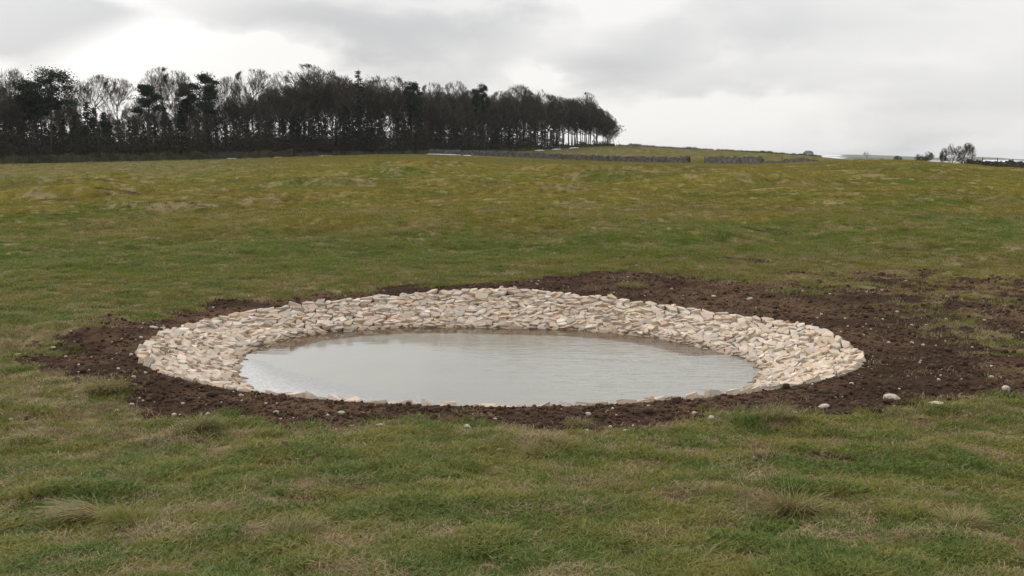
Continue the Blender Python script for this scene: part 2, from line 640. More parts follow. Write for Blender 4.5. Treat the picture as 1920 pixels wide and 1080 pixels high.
# beyond the pond the sward is olive and tussocky
fieldc = field_colour(N, P, 1.12)
fieldc = N.mix(N.attr('smooth_field').outputs['Fac'], fieldc, N.mix(N.noise(P, .3, 6, .7), (0.105, 0.100, 0.036), (0.085, 0.082, 0.030)))
g = N.mix(a_far, g, fieldc)
g = N.mix(N.math('MULTIPLY', a_green, N.smooth(nm, .35, .62, .2, .9)), g, (0.075, 0.125, 0.022))
mossc = N.mix(N.smooth(nm, .35, .65), MOSS_A, MOSS_B)
g = N.mix(N.math('MULTIPLY', a_moss, .8), g, mossc)
strawc = N.mix(N.smooth(nf, .35, .65), STRAW_B, STRAW_A)
dr_ = N.smooth(N.math('ADD', a_dry, N.math('MULTIPLY', N.math('SUBTRACT', nf, .5), 1.1)), .35, .95)
g = N.mix(N.math('MULTIPLY', dr_, .75), g, strawc)
# dead straw flecks all over
fl = N.smooth(N.noise(N.mapping(P, (1, .6, 1)), 3.2, 7, .72), .57, .68, 0, .6)
g = N.mix(fl, g, (0.245, 0.195, 0.115))
dk = N.smooth(N.noise(P, 5.5, 6, .7), .60, .70, 0, .7)
g = N.mix(dk, g, (0.055, 0.050, 0.022))
mudc = N.mix(N.smooth(nm, .35, .62), (0.042, 0.029, 0.022), (0.104, 0.064, 0.042))
mudc = N.mix(N.smooth(nf, .42, .68), mudc, (0.135, 0.090, 0.060))
mudc = N.mix(N.smooth(nl, .42, .58, 0, .75), mudc, (0.034, 0.024, 0.019))
mudc = N.mix(N.smooth(nvf, .62, .72, 0, .45), mudc, (0.24, 0.17, 0.115))
mm = N.smooth(N.math('ADD', a_mud, N.math('MULTIPLY', N.math('SUBTRACT', nf, .5), .9)), .35, .62)
colr = N.mix(mm, g, mudc)
# leaf litter under the wood and snow-dusted fields far off
colr = N.mix(N.math('MULTIPLY', N.attr('litter').outputs['Fac'], .8), colr, N.mix(nm, (0.10, 0.065, 0.04), (0.05, 0.045, 0.02)))
snown = N.noise(N.mapping(P, (.0022, .0035, 1)), 1.0, 6, .65)
snow = N.math('MULTIPLY', N.smooth(snown, .64, .70), N.attr('snow').outputs['Fac'])
colr = N.mix(snow, colr, (0.78, 0.8, 0.83))
N.link(colr, bs.inputs['Base Color'])
bmp = N.node('ShaderNodeBump')
bmp.inputs['Strength'].default_value = 0.75
bmp.inputs['Distance'].default_value = 0.05
hh = N.math('ADD', N.math('MULTIPLY', N.noise(P, 9, 6, .7), 1.0), N.math('MULTIPLY', N.noise(P, 38, 4, .7), .35))
N.link(hh, bmp.inputs['Height'])
bmp2 = N.node('ShaderNodeBump')
bmp2.inputs['Strength'].default_value = 0.45
bmp2.inputs['Distance'].default_value = 0.35
N.link(N.math('MULTIPLY', N.noise(P, .7, 7, .68), N.math('ADD', N.math('MULTIPLY', a_far, .8), .2)), bmp2.inputs['Height'])
N.link(bmp2.outputs[0], bmp.inputs['Normal'])
N.link(bmp.outputs[0], bs.inputs['Normal'])
bs.inputs['Roughness'].default_value = 1.0
bs.inputs['Specular IOR Level'].default_value = 0.0

me = mesh_np('ground', np.stack([gx, gy, gzv], 1), quads, m_ground, smooth=True)
gd = np.hypot(gx, gy)
gaz = np.arctan2(gx, gy)
float_attr(me, 'mud', mud)
float_attr(me, 'dry', dry)
float_attr(me, 'moss', moss)
float_attr(me, 'far', sstep(gd, 17, 30))
wood_line = np.interp(gaz, [az_of(x) for x in (-400, 0, 380, 760, 1000, 1160, 1170)], [196, 204, 222, 244, 296, 333, 9999])
float_attr(me, 'lush', np.maximum(green, sstep(gd - wood_line, -16, -7) * (1 - sstep(gd - wood_line, -1, 2)) * .8))
float_attr(me, 'smooth_field', sstep(gd, 80, 120) * .8)
float_attr(me, 'litter', sstep(gd - wood_line, -2, 4) * (1 - sstep(gd, 420, 470)))
float_attr(me, 'snow', sstep(gd, 700, 1100))
ground_ob = link(bpy.data.objects.new('ground', me))
tag(ground_ob, kind='structure')

# ------------------------------------------------------------------ distant hills
m_hill, N, bs, out = new_mat('far moorland')
P = N.node('ShaderNodeNewGeometry').outputs['Position']
hn = N.noise(N.mapping(P, (.004, .0022, .012)), 1.0, 6, .65)
hc = N.mix(N.smooth(hn, .35, .6), (0.085, 0.095, 0.05), (0.14, 0.13, 0.075))
vor = N.node('ShaderNodeTexVoronoi', feature='DISTANCE_TO_EDGE')
N.link(N.mapping(P, (.006, .0035, .02)), vor.inputs['Vector'])
vor.inputs['Scale'].default_value = 1.0
hc = N.mix(N.smooth(vor.outputs['Distance'], .03, .07, .8, 0), hc, (0.03, 0.035, 0.028))
sn = N.noise(N.mapping(P, (.003, .002, .045)), 1.0, 5, .6)
hc = N.mix(N.smooth(sn, .55, .62), hc, (0.8, 0.82, 0.85))
N.link(hc, bs.inputs['Base Color'])


def hill(name, x0px, x1px, d, prof, depth, label=None):
    """a ridge: prof = list of (px X, px Y) of its skyline at distance d"""
    xs = np.linspace(x0px, x1px, 160)
    ys = np.interp(xs, [p[0] for p in prof], [p[1] for p in prof])
    ys = ys + 0.7 * fbm(xs, xs * 0, 60, 4, .5, d / 100.)
    V = []
    rows = 12
    for j in range(rows):
        t = j / (rows - 1)
        for X, Y in zip(xs, ys):
            a = az_of(X)
            dd = d - depth * (1 - t)
            top = EYE + (300 - Y) / FPX * d * math.cos(az_of(X))
            z = -34 + (top + 34) * math.sin(t * math.pi / 2) ** 1.2
            V.append((dd * math.sin(a), dd * math.cos(a), z))
    for X, Y in zip(xs, ys):          # back slope
        a = az_of(X)
        V.append(((d + 500) * math.sin(a), (d + 500) * math.cos(a), -34))
    n = len(xs)
    F = [(j * n + i, j * n + i + 1, (j + 1) * n + i + 1, (j + 1) * n + i) for j in range(rows) for i in range(n - 1)]
    o = link(bpy.data.objects.new(name, mesh_np(name, V, F, m_hill, True)))
    tag(o, kind='structure')
    return o


hill('hills', 900, 2600, 5200, [(900, 292), (1400, 289), (1520, 289.5), (1600, 290), (1700, 293), (1760, 296), (1830, 294),
                                (1880, 296), (1960, 300), (2200, 296), (2600, 292)], 1500)
hill('hills', 1300, 2600, 2600, [(1300, 292), (1520, 292.5), (1620, 295), (1700, 299), (1800, 303), (1850, 300), (1920, 303), (2600, 300)], 700)

# ------------------------------------------------------------------ stone lining of the pond
m_stone, N, bs, out = new_mat('pale limestone')
ca = N.attr('stone_colour').outputs['Color']
tco = N.node('ShaderNodeNewGeometry').outputs['Position']
n1 = N.noise(tco, 9, 5, .65)
n2 = N.noise(tco, 55, 5, .7)
c = N.mix(N.smooth(n1, .45, .64, 0, .5), ca, (0.46, 0.34, 0.235))
c = N.mix(N.smooth(n2, .5, .7, 0, .45), c, (0.30, 0.23, 0.17))
c = N.mix(N.smooth(N.noise(tco, 1.3, 5, .6), .5, .7, 0, .25), c, (0.33, 0.245, 0.17))
c = N.mix(N.smooth(N.noise(tco, 23, 4, .6), .55, .7, 0, .4), c, (0.70, 0.66, 0.60))
# damp, stained stones close to the waterline
sepz = N.node('ShaderNodeSeparateXYZ')
N.link(tco, sepz.inputs[0])
damp = N.smooth(N.math('ADD', sepz.outputs[2], N.math('MULTIPLY', N.math('SUBTRACT', n1, .5), .1)), WATER_Z + .075, WATER_Z + .01, 0, .6)
c = N.mix(damp, c, (0.17, 0.115, 0.07))
N.link(c, bs.inputs['Base Color'])
bmp = N.node('ShaderNodeBump')
bmp.inputs['Strength'].default_value = .5
bmp.inputs['Distance'].default_value = .012
N.link(N.noise(tco, 34, 6, .7), bmp.inputs['Height'])
N.link(bmp.outputs[0], bs.inputs['Normal'])
bs.inputs['Roughness'].default_value = .85


def voronoi_cells(pts, maxd):
    """clip a square round each point by the bisectors with its neighbours"""
    pts = np.array(pts)
    cells = []
    for i, p in enumerate(pts):
        dlt = pts - p
        dd = np.hypot(dlt[:, 0], dlt[:, 1])
        nb = np.argsort(dd)[1:22]
        poly = [(-maxd, -maxd), (maxd, -maxd), (maxd, maxd), (-maxd, maxd)]
        for j in nb:
            nx, ny = dlt[j]
            c = (nx * nx + ny * ny) / 2
            new = []
            for k in range(len(poly)):
                a = poly[k]
                b = poly[(k + 1) % len(poly)]
                fa = a[0] * nx + a[1] * ny - c
                fb = b[0] * nx + b[1] * ny - c
                if fa <= 0:
                    new.append(a)
                if (fa < 0) != (fb < 0):
                    t = fa / (fa - fb)
                    new.append((a[0] + (b[0] - a[0]) * t, a[1] + (b[1] - a[1]) * t))
            poly = new
            if len(poly) < 3:
                break
        cells.append(poly)
    return cells


RM = 4.35
CIRC = 2 * math.pi * RM
SL = 1.22       # slope length rim to waterline
pts = []
row = -0.02
rowi = 0
while row < SL * 1.75:
    h = random.uniform(.055, .092)
    s = random.uniform(0, .3)
    while s < CIRC - .12:
        w = random.choice((random.uniform(.05, .09), random.uniform(.09, .15), random.uniform(.13, .22), random.uniform(.20, .36)))
        pts.append((s + w / 2 + random.uniform(-.02, .02), row + random.uniform(-.036, .036)))
        s += w
    row += h
    rowi += 1
n0 = len(pts)
ext = pts + [(s + CIRC, t) for s, t in pts if s < .9] + [(s - CIRC, t) for s, t in pts if s > CIRC - .9]
ext += [(s, -.02 - .09) for s in np.arange(-.5, CIRC + .5, .17)]
ANI = .66
cells = voronoi_cells([(a * ANI, b) for a, b in ext], .25)[:n0]
cells = [[(a / ANI, b) for a, b in c] for c in cells]


def stone_mesh_data(poly, hgt):
    """angular slab with a bevelled, slightly broken top; local x = along the bank, y = down the slope, z = out of it"""
    # drop very short edges
    pp = []
    for k, a in enumerate(poly):
        b = poly[(k + 1) % len(poly)]
        if math.hypot(a[0] - b[0], a[1] - b[1]) > .016:
            pp.append(a)
    if len(pp) < 3:
        return None
    if len(pp) == 3 or (len(pp) < 6 and random.random() < .6):
        k = max(range(len(pp)), key=lambda k: math.dist(pp[k], pp[(k + 1) % len(pp)]))
        a, b = pp[k], pp[(k + 1) % len(pp)]
        pp.insert(k + 1, ((a[0] + b[0]) / 2 + random.uniform(-.012, .012), (a[1] + b[1]) / 2 + random.uniform(-.012, .012)))
    cx_ = sum(p[0] for p in pp) / len(pp)
    cy_ = sum(p[1] for p in pp) / len(pp)
    n = len(pp)
    rot = random.gauss(0, .13)
    cr, sr = math.cos(rot), math.sin(rot)
    grow = random.uniform(.95, 1.09)
    q = []
    for (a, b) in pp:
        a, b = (a - cx_) * grow, (b - cy_) * grow
        q.append((a * cr - b * sr, a * sr + b * cr))
    tx, ty = random.gauss(0, .18), random.gauss(0.10, .22)
    lift = random.uniform(-.022, .018)
    V = []
    top_s = random.uniform(.86, .99)
    ox, oy = random.uniform(-.014, .014), random.uniform(-.012, .012)
    for (a, b) in q:
        V.append((a * .92, b * .92, -.09))
    for (a, b) in q:
        j = random.uniform(.90, 1.07)
        a, b = a * j, b * j
        V.append((a, b, lift + hgt * random.uniform(.5, .8) + tx * a + ty * b))
    for (a, b) in q:
        j = top_s * random.uniform(.86, 1.06)
        a, b = a * j + ox, b * j + oy
        V.append((a, b, lift + hgt * random.uniform(.85, 1.08) + tx * a + ty * b))
    V.append((ox, oy, lift + hgt * random.uniform(.9, 1.08) + .0))
    F = []
    for k in range(n):
        k2 = (k + 1) % n
        F.append((k, k2, n + k2, n + k))
        F.append((n + k, n + k2, 2 * n + k2, 2 * n + k))
        F.append((2 * n + k, 2 * n + k2, 3 * n))
    return V, F, (cx_, cy_)


CREAM, PINK, GREY, TAN, PALE = (.60, .51, .41), (.57, .455, .36), (.50, .455, .40), (.53, .40, .275), (.69, .62, .53)


def stone_col():
    b = random.choices((CREAM, PINK, GREY, TAN, PALE), (6, 2.5, 2.5, 1.3, 2.5))[0]
    k = random.uniform(.82, 1.1)
    return tuple(min(.8, x * k * random.uniform(.97, 1.03)) for x in b)


def set_col(me, cols):
    a = me.color_attributes.new('stone_colour', 'FLOAT_COLOR', 'POINT')
    arr = np.ones((len(cols), 4), dtype=np.float32)
    arr[:, :3] = np.array(cols)
    a.data.foreach_set('color', arr.ravel())


def bank_frame(s, t):
    th = s / RM - math.pi
    R, Wr = float(rim_r(th)), float(wat_r(th))
    rz = float(rim_z(th))
    LSL = math.hypot(R - Wr, .5 + rz)
    u = t / LSL
    r = R - (R - Wr) * u
    er = Vector((math.cos(th), math.sin(th), 0))
    down = (-er * (R - Wr) + Vector((0, 0, -.5 - rz))).normalized()
    tan = Vector((-math.sin(th), math.cos(th), 0))
    nrm = down.cross(tan) * -1
    if nrm.z < 0:
        nrm = -nrm
    pos = Vector((PCX + er.x * r, PCY + er.y * r, rz - (0.5 + rz) * u - .008 * math.sin(min(1, max(u, 0)) * math.pi) + (.03 if math.sin(th) > -.2 else .05) * max(0, 1 - abs(u) / .2) - .015))
    # local widths shrink or stretch with the true radius
    return pos, tan, down, nrm, r / RM, 1.0, u


lining = link(bpy.data.objects.new('stone_lining', None))
lining.location = (PCX, PCY, 0)
tag(lining, 'broad sloping ring of pale limestone slabs lining the round pond', 'stone lining')
recs = []
yellow_at = [pix(968, 571, -.1), pix(982, 570, -.1), pix(1110, 581, -.15), pix(825, 568, -.1)]
for i, poly in enumerate(cells):
    if len(poly) < 3:
        continue
    area = abs(sum(poly[k][0] * poly[(k + 1) % len(poly)][1] - poly[(k + 1) % len(poly)][0] * poly[k][1] for k in range(len(poly)))) / 2
    if area < .0012 or area > .09:
        continue
    dat = stone_mesh_data(poly, random.uniform(.015, .04) + .07 * math.sqrt(area))
    if not dat:
        continue
    V, F, cc = dat
    pos, tan, down, nrm, ks, kt, uu = bank_frame(pts[i][0] + cc[0], pts[i][1] + cc[1])
    if pts[i][1] + cc[1] < -0.06 or uu > 1.3:
        continue
    # projected size in the photograph, for choosing the 300 that show largest
    view = (pos - Vector((0, 0, EYE)))
    dist = view.length
    facing = max(.02, -nrm.dot(view.normalized()) + .10)
    score = area * facing / dist ** 2
    if pos.z < WATER_Z + .02:
        score *= .01
    recs.append((score, V, F, pos, tan, down, nrm, ks, kt))
recs.sort(key=lambda r: -r[0])
jv, jf, jc = [], [], []
for idx, (score, V, F, pos, tan, down, nrm, ks, kt) in enumerate(recs):
    yel = any(math.hypot(pos.x - a, pos.y - b) < .13 for a, b in yellow_at) and pos.z > -.3
    col = (.66, .50, .08) if yel else stone_col()
    Mx = Matrix((tan, down, nrm)).transposed()
    if idx < 300:
        VV = [tuple(Mx @ Vector((v[0] * ks, v[1] * kt, v[2]))) for v in V]
        m = mesh_py('stone', VV, F, m_stone)
        set_col(m, [col] * len(VV))
        o = bpy.data.objects.new('stone', m)
        link(o, lining)
        o.location = pos - Vector((PCX, PCY, 0))
        if yel:
            o['label'] = 'yellow stained stone'
    else:
        b0 = len(jv)
        for v in V:
            w = Mx @ Vector((v[0] * ks, v[1] * kt, v[2])) + pos - Vector((PCX, PCY, 0))
            jv.append(tuple(w))
            jc.append(col)
        jf += [tuple(b0 + k for k in f) for f in F]
m = mesh_py('stones', jv, jf, m_stone)
set_col(m, jc)
o = link(bpy.data.objects.new('stones', m), lining)
o['kind'] = 'stuff'
print('stones', len(recs))
for a in range(0, 181, 10):
    t_ = math.radians(a)
    print(a, round(float(rim_r(t_)), 2), round(float(wat_r(t_)), 2), [round(gz(PCX + r_ * math.cos(t_), PCY + r_ * math.sin(t_)), 2) for r_ in (3.0, 3.5, 4.0, 4.5)])

# ------------------------------------------------------------------ water
m_water, N, bs, out = new_mat('murky water')
P = N.node('ShaderNodeNewGeometry').outputs['Position']
wn = N.noise(N.mapping(P, (.35, .5, 1)), 1.0, 3, .5)
wbase = N.mix(wn, (0.205, 0.205, 0.178), (0.27, 0.27, 0.24))
shal_refl = N.smooth(N.math('ADD', N.attr('shallow_and_reflection').outputs['Fac'], N.math('MULTIPLY', N.math('SUBTRACT', N.noise(P, 3.5, 5, .65), .5), .9)), .35, .8)
N.link(N.mix(shal_refl, wbase, (0.085, 0.058, 0.034)), bs.inputs['Base Color'])  # brown of the shallow bed, with the far bank's reflection painted in
bs.inputs['Roughness'].default_value = .04
bs.inputs['IOR'].default_value = 1.33
bs.inputs['Specular IOR Level'].default_value = .5
wav = N.noise(N.mapping(P, (2.2, 7.5, 1), rot=(0, 0, .12)), 1.0, 3, .55, .4)
wav2 = N.noise(N.mapping(P, (.9, 2.4, 1), rot=(0, 0, -.1)), 1.0, 2, .5, .2)
sx = N.node('ShaderNodeSeparateXYZ')
N.link(P, sx.inputs[0])
ruff = N.smooth(N.math('ADD', sx.outputs[0], N.math('MULTIPLY', N.math('SUBTRACT', wn, .5), 5)), -2.5, 3.0, .12, 1.0)
b1 = N.node('ShaderNodeBump')
b1.inputs['Distance'].default_value = .035
N.link(N.math('MULTIPLY', ruff, .42), b1.inputs['Strength'])
N.link(N.math('ADD', wav, N.math('MULTIPLY', wav2, .8)), b1.inputs['Height'])
N.link(b1.outputs[0], bs.inputs['Normal'])
ths = np.linspace(-math.pi, math.pi, 181)[:-1]
V = [(PCX, PCY, WATER_Z)]
SH_REFL = [0]
WF = (.5, .66, .72, .77, .82, .86, .9, .94, .97, 1.0)
for k, fr in enumerate(WF):
    for th in ths:
        r = (float(wat_r(th)) + .28) * fr
        V.append((PCX + r * math.cos(th), PCY + r * math.sin(th), WATER_Z))
        SH_REFL.append(float(sstep(np.array(r - float(wat_r(th))), -1.0, -.45)) * (1 if math.sin(th) > .25 else .0))
n = len(ths)
F = [(0, 1 + i, 1 + (i + 1) % n) for i in range(n)]
for k in range(len(WF) - 1):
    F += [(1 + k * n + i, 1 + (k + 1) * n + i, 1 + (k + 1) * n + (i + 1) % n, 1 + k * n + (i + 1) % n) for i in range(n)]
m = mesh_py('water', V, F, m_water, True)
float_attr(m, 'shallow_and_reflection', SH_REFL)
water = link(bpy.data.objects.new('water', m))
tag(water, kind='structure')

# thin pale ice skin along the near left shore
m_ice, N, bs, out = new_mat('thin ice')
P = N.node('ShaderNodeNewGeometry').outputs['Position']
ic = N.noise(P, 25, 5, .7)
N.link(N.mix(ic, (0.46, 0.47, 0.47), (0.60, 0.61, 0.62)), bs.inputs['Base Color'])
bs.inputs['Roughness'].default_value = .38
bi = N.node('ShaderNodeBump')
bi.inputs['Strength'].default_value = .35
bi.inputs['Distance'].default_value = .006
N.link(N.noise(P, 60, 4, .7), bi.inputs['Height'])
N.link(bi.outputs[0], bs.inputs['Normal'])
trn = N.node('ShaderNodeBsdfTransparent')
mx = N.node('ShaderNodeMixShader')
N.link(N.math('MULTIPLY', N.attr('ice').outputs['Fac'], N.smooth(ic, .25, .7, .6, 1.0)), mx.inputs[0])
N.link(trn.outputs[0], mx.inputs[1])
N.link(bs.outputs[0], mx.inputs[2])
N.link(mx.outputs[0], out.inputs[0])
inner_px = [(452, 668), (500, 676), (545, 694), (600, 708), (680, 724), (760, 738), (850, 757), (905, 775)]
inner = [pix(x, y, WATER_Z) for x, y in inner_px]
ip = [(math.atan2(b - PCY, a - PCX), math.hypot(a - PCX, b - PCY)) for a, b in inner]
ip = sorted(((t if t < 0 else t - 2 * math.pi), r) for t, r in ip)
V, F, A = [], [], []
tt = np.linspace(ip[0][0], ip[-1][0], 90)
rr = np.interp(tt, [p[0] for p in ip], [p[1] for p in ip])
NR = 8
for th, r0 in zip(tt, rr):
    thw = th if th > -math.pi else th + 2 * math.pi
    r1 = float(wat_r(thw)) + .10
    r0 = min(r0, r1 - .02)
    for j in range(NR):
        u = j / (NR - 1)
        r = r0 + (r1 - r0) * u
        V.append((PCX + r * math.cos(th), PCY + r * math.sin(th), WATER_Z + .004))
        A.append(.25 + .75 * float(sstep(np.array(u), .0, .75)) if j else .12)
F = [(i * NR + j, i * NR + j + 1, (i + 1) * NR + j + 1, (i + 1) * NR + j) for i in range(len(tt) - 1) for j in range(NR - 1)]
m = mesh_py('ice_sheet', V, F, m_ice, True)
float_attr(m, 'ice', A)
ice = link(bpy.data.objects.new('ice_sheet', m))
tag(ice, 'thin pale skin of ice on the water along the left shore of the pond', 'ice')

# ------------------------------------------------------------------ loose stones
m_loose, N, bs, out = new_mat('weathered limestone')
P = N.node('ShaderNodeNewGeometry').outputs['Position']
N.link(N.mix(N.noise(P, 30, 4, .6), (0.36, 0.31, 0.25), (0.60, 0.54, 0.46)), bs.inputs['Base Color'])


def rock_verts(sx_, sy_, sz_, seed, seg=7):
    r = random.Random(seed)
    V = [(0, 0, -sz_ * .5)]
    for (zz, rad) in ((-.35, .8), (.1, 1.0), (.42, .62)):
        for k in range(seg):
            a = 2 * math.pi * (k + r.uniform(-.25, .25)) / seg
            q = rad * r.uniform(.75, 1.1)
            V.append((sx_ * q * math.cos(a) / 2, sy_ * q * math.sin(a) / 2, sz_ * (zz + r.uniform(-.08, .08))))
    V.append((0, 0, sz_ * .5))
    F = [(0, 1 + (k + 1) % seg, 1 + k) for k in range(seg)]
    for j in range(2):
        for k in range(seg):
            a, b = 1 + j * seg + k, 1 + j * seg + (k + 1) % seg
            F.append((a, b, b + seg, a + seg))
    F += [(1 + 2 * seg + k, 1 + 2 * seg + (k + 1) % seg, len(V) - 1) for k in range(seg)]
    return V, F


def place_px(X, Y):
    """where the view ray of a pixel meets the ground (marching)"""
    u = (X - 960) / FPX
    v = (540 - Y) / FPX
    dv = Vector((u, math.cos(PITCH) + v * math.sin(PITCH), -math.sin(PITCH) + v * math.cos(PITCH)))
    ks = np.geomspace(4, 400, 1600)
    xs, ys, zs = dv.x * ks, dv.y * ks, EYE + dv.z * ks
    g = ground(xs, ys)
    hit = np.argmax(zs < g)
    return xs[hit], ys[hit], g[hit]


loose = [(1755, 762, .30, .16, .09, 'flat white stone lying alone on the grass right of the pond'),
         (1672, 750, .26, .2, .10, 'grey tilted stone half buried at the edge of the soil right of the pond'),
         (1545, 765, .17, .10, .05, 'pale stone in the dark soil below the right end of the pond'),
         (876, 803, .10, .09, .07, 'upright white stone at the lower edge of the soil ring'),
         (713, 800, .13, .07, .05, 'flat pale stone at the turf edge below the pond'),
         (640, 777, .09, .08, .06, 'bright white stone in the soil below the left part of the pond'),
         (617, 817, .11, .07, .04, 'pale stone on the grass just below the soil ring'),
         (681, 820, .07, .06, .05, 'small pinkish stone on the grass below the soil ring'),
         (660, 803, .12, .07, .05, None), (782, 805, .06, .05, .04, None), (938, 846, .10, .06, .04, None),
         (546, 858, .06, .05, .04, None), (670, 843, .05, .04, .04, None), (758, 884, .05, .04, .04, None),
         (1352, 823, .10, .08, .06, 'grey stone on the grass below the right part of the soil ring'),
         (1220, 887, .06, .05, .04, None), (1225, 920, .05, .05, .04, None), (1002, 833, .07, .05, .04, None),
         (1886, 731, .14, .10, .08, 'white stone in the brown soil near the right edge'),
         (1812, 783, .10, .06, .04, None), (1840, 790, .08, .05, .03, None),
         (290, 616, .22, .12, .07, 'long pale slab lying in the soil left of the pond rim'), (305, 618, .14, .1, .07, None),
         (34, 667, .14, .08, .05, 'pale stone at the left tip of the soil ring'), (100, 654, .10, .07, .05, None),
         (218, 773, .09, .06, .04, None), (311, 633, .2, .16, .16, 'blocky cream stone standing proud at the left rim'),
         (390, 779, .08, .06, .05, None), (1338, 557, .14, .09, .06, None), (1405, 562, .16, .1, .06, None),
         (940, 540, .12, .1, .06, None), (965, 541, .12, .1, .07, None), (1027, 894, .05, .04, .03, None),
         (1060, 880, .05, .04, .03, None), (1172, 810, .06, .05, .04, None), (1490, 778, .09, .06, .05, None)]
for k, (X, Y, a, b, c_, lab) in enumerate(loose):
    x, y, z = place_px(X, Y)
    a, b, c_ = a * .8, b * .8, c_ * .75
    V, F = rock_verts(a, b, c_, 100 + k)
    o = link(bpy.data.objects.new('loose_stone', mesh_py('loose_stone', V, F, m_loose)))
    o.location = (x, y, z + c_ * .18)
    o.rotation_euler = (random.uniform(-.2, .2), random.uniform(-.2, .2), random.uniform(-.5, .5))
    tag(o, lab or 'small pale limestone piece lying loose on the soil or short grass round the pond', 'stone', 'loose limestone pieces round the pond')

# gravel and clods scattered through the soil (uncountable)
m_clod, N, bs, out = new_mat('soil clod')
P = N.node('ShaderNodeNewGeometry').outputs['Position']
N.link(N.mix(N.smooth(N.noise(P, 5, 5, .7), .3, .7), (0.042, 0.028, 0.021), (0.115, 0.072, 0.047)), bs.inputs['Base Color'])
bs.inputs['Roughness'].default_value = 1


def scatter_positions(n, dmin, dmax, amax=35):
    a = np.radians(rng.uniform(-amax, amax, n))
    d = np.exp(rng.uniform(math.log(dmin), math.log(dmax), n))
    if dmin < 5:          # the near turf goes on to both sides of the view
        m = int(n * .16)
        sg = np.where(rng.random(m) < .5, -1, 1)
        a = np.concatenate([a, np.radians(sg * rng.uniform(amax, 56, m))])
        d = np.concatenate([d, np.exp(rng.uniform(math.log(dmin), math.log(14), m))])
    x, y = d * np.sin(a), d * np.cos(a)
    dr = np.hypot(x - PCX, y - PCY)
    R = rim_r(np.arctan2(y - PCY, x - PCX))
    keep = dr > R + .07
    return x[keep], y[keep], d[keep], (dr - R)[keep]


def join_rocks(name, X, Y, S, flat, mat, label, sink=.15):
    protos = [rock_verts(1, .8, flat, 500 + k, 5) for k in range(6)]
    Z = ground(X, Y)
    allV, allF = [], []
    base = 0
    tri = []
    for V, F in protos:
        T = []
        for f in F:
            T += [(f[0], f[j], f[j + 1]) for j in range(1, len(f) - 1)]
        tri.append((np.array(V), np.array(T)))
    pick = rng.integers(0, 6, len(X))
    rot = rng.uniform(0, 6.28, len(X))
    for p in range(6):
        idx = np.where(pick == p)[0]
        V, T = tri[p]
        c, s = np.cos(rot[idx])[:, None], np.sin(rot[idx])[:, None]
        vx = (V[None, :, 0] * c - V[None, :, 1] * s) * S[idx][:, None] + X[idx][:, None]
        vy = (V[None, :, 0] * s + V[None, :, 1] * c) * S[idx][:, None] + Y[idx][:, None]
        vz = V[None, :, 2] * S[idx][:, None] + Z[idx][:, None] + (flat * .5 - sink) * S[idx][:, None]
        allV.append(np.stack([vx, vy, vz], -1).reshape(-1, 3))
        off = base + np.arange(len(idx))[:, None, None] * len(V)
        allF.append((T[None] + off).reshape(-1, 3))
        base += len(idx) * len(V)
    o = link(bpy.data.objects.new(name, mesh_np(name, np.concatenate(allV), np.concatenate(allF), mat)))
    tag(o, label, kind='stuff')
    return o


x, y, d, e = scatter_positions(150000, 7.5, 30)
mk, dk_, _, _ = masks(x, y)
keep = (mk > .55) & (rng.random(len(x)) < .5)
x, y, d = x[keep], y[keep], d[keep]
S = rng.gamma(1.2, .011, len(x)) * (1 + d / 26) + .008
S = np.minimum(S, .12)
join_rocks('soil_clods', x, y, S, .6, m_clod, 'dark brown crumbly clods of churned soil round the pond')
print('clods', len(x))
x, y, d, e = scatter_positions(42000, 6.5, 24)
mk, _, _, _ = masks(x, y)
keep = ((mk > .5) & (rng.random(len(x)) < .035)) | ((e < 1.6) & (rng.random(len(x)) < .01))
x, y, d = x[keep], y[keep], d[keep]
S = np.minimum(rng.gamma(2.0, .009, len(x)) * (1 + d / 30) + .008, .07)
join_rocks('gravel', x, y, S, .55, m_loose, 'small pale limestone chips scattered through the soil', sink=.1)
print('gravel', len(x))


# ------------------------------------------------------------------ grass
def blade_material(name, ca, cb, base, scale):
    m, N, bs, out = new_mat(name)
    P = N.node('ShaderNodeNewGeometry').outputs['Position']
    c = N.mix(N.smooth(N.noise(P, scale, 4, .6), .35, .65), ca, cb)
    c = N.mix(N.smooth(N.noise(P, 40, 2, .5), .45, .7, 0, .6), c, base)
    N.link(c, bs.inputs['Base Color'])
    bs.inputs['Roughness'].default_value = .7
    bs.inputs['Specular IOR Level'].default_value = .2
    tr = N.node('ShaderNodeBsdfTranslucent')
    N.link(c, tr.inputs[0])
    mx = N.node('ShaderNodeMixShader')
    mx.inputs[0].default_value = .25
    N.link(bs.outputs[0], mx.inputs[1])
    N.link(tr.outputs[0], mx.inputs[2])
    N.link(mx.outputs[0], out.inputs[0])
    return m


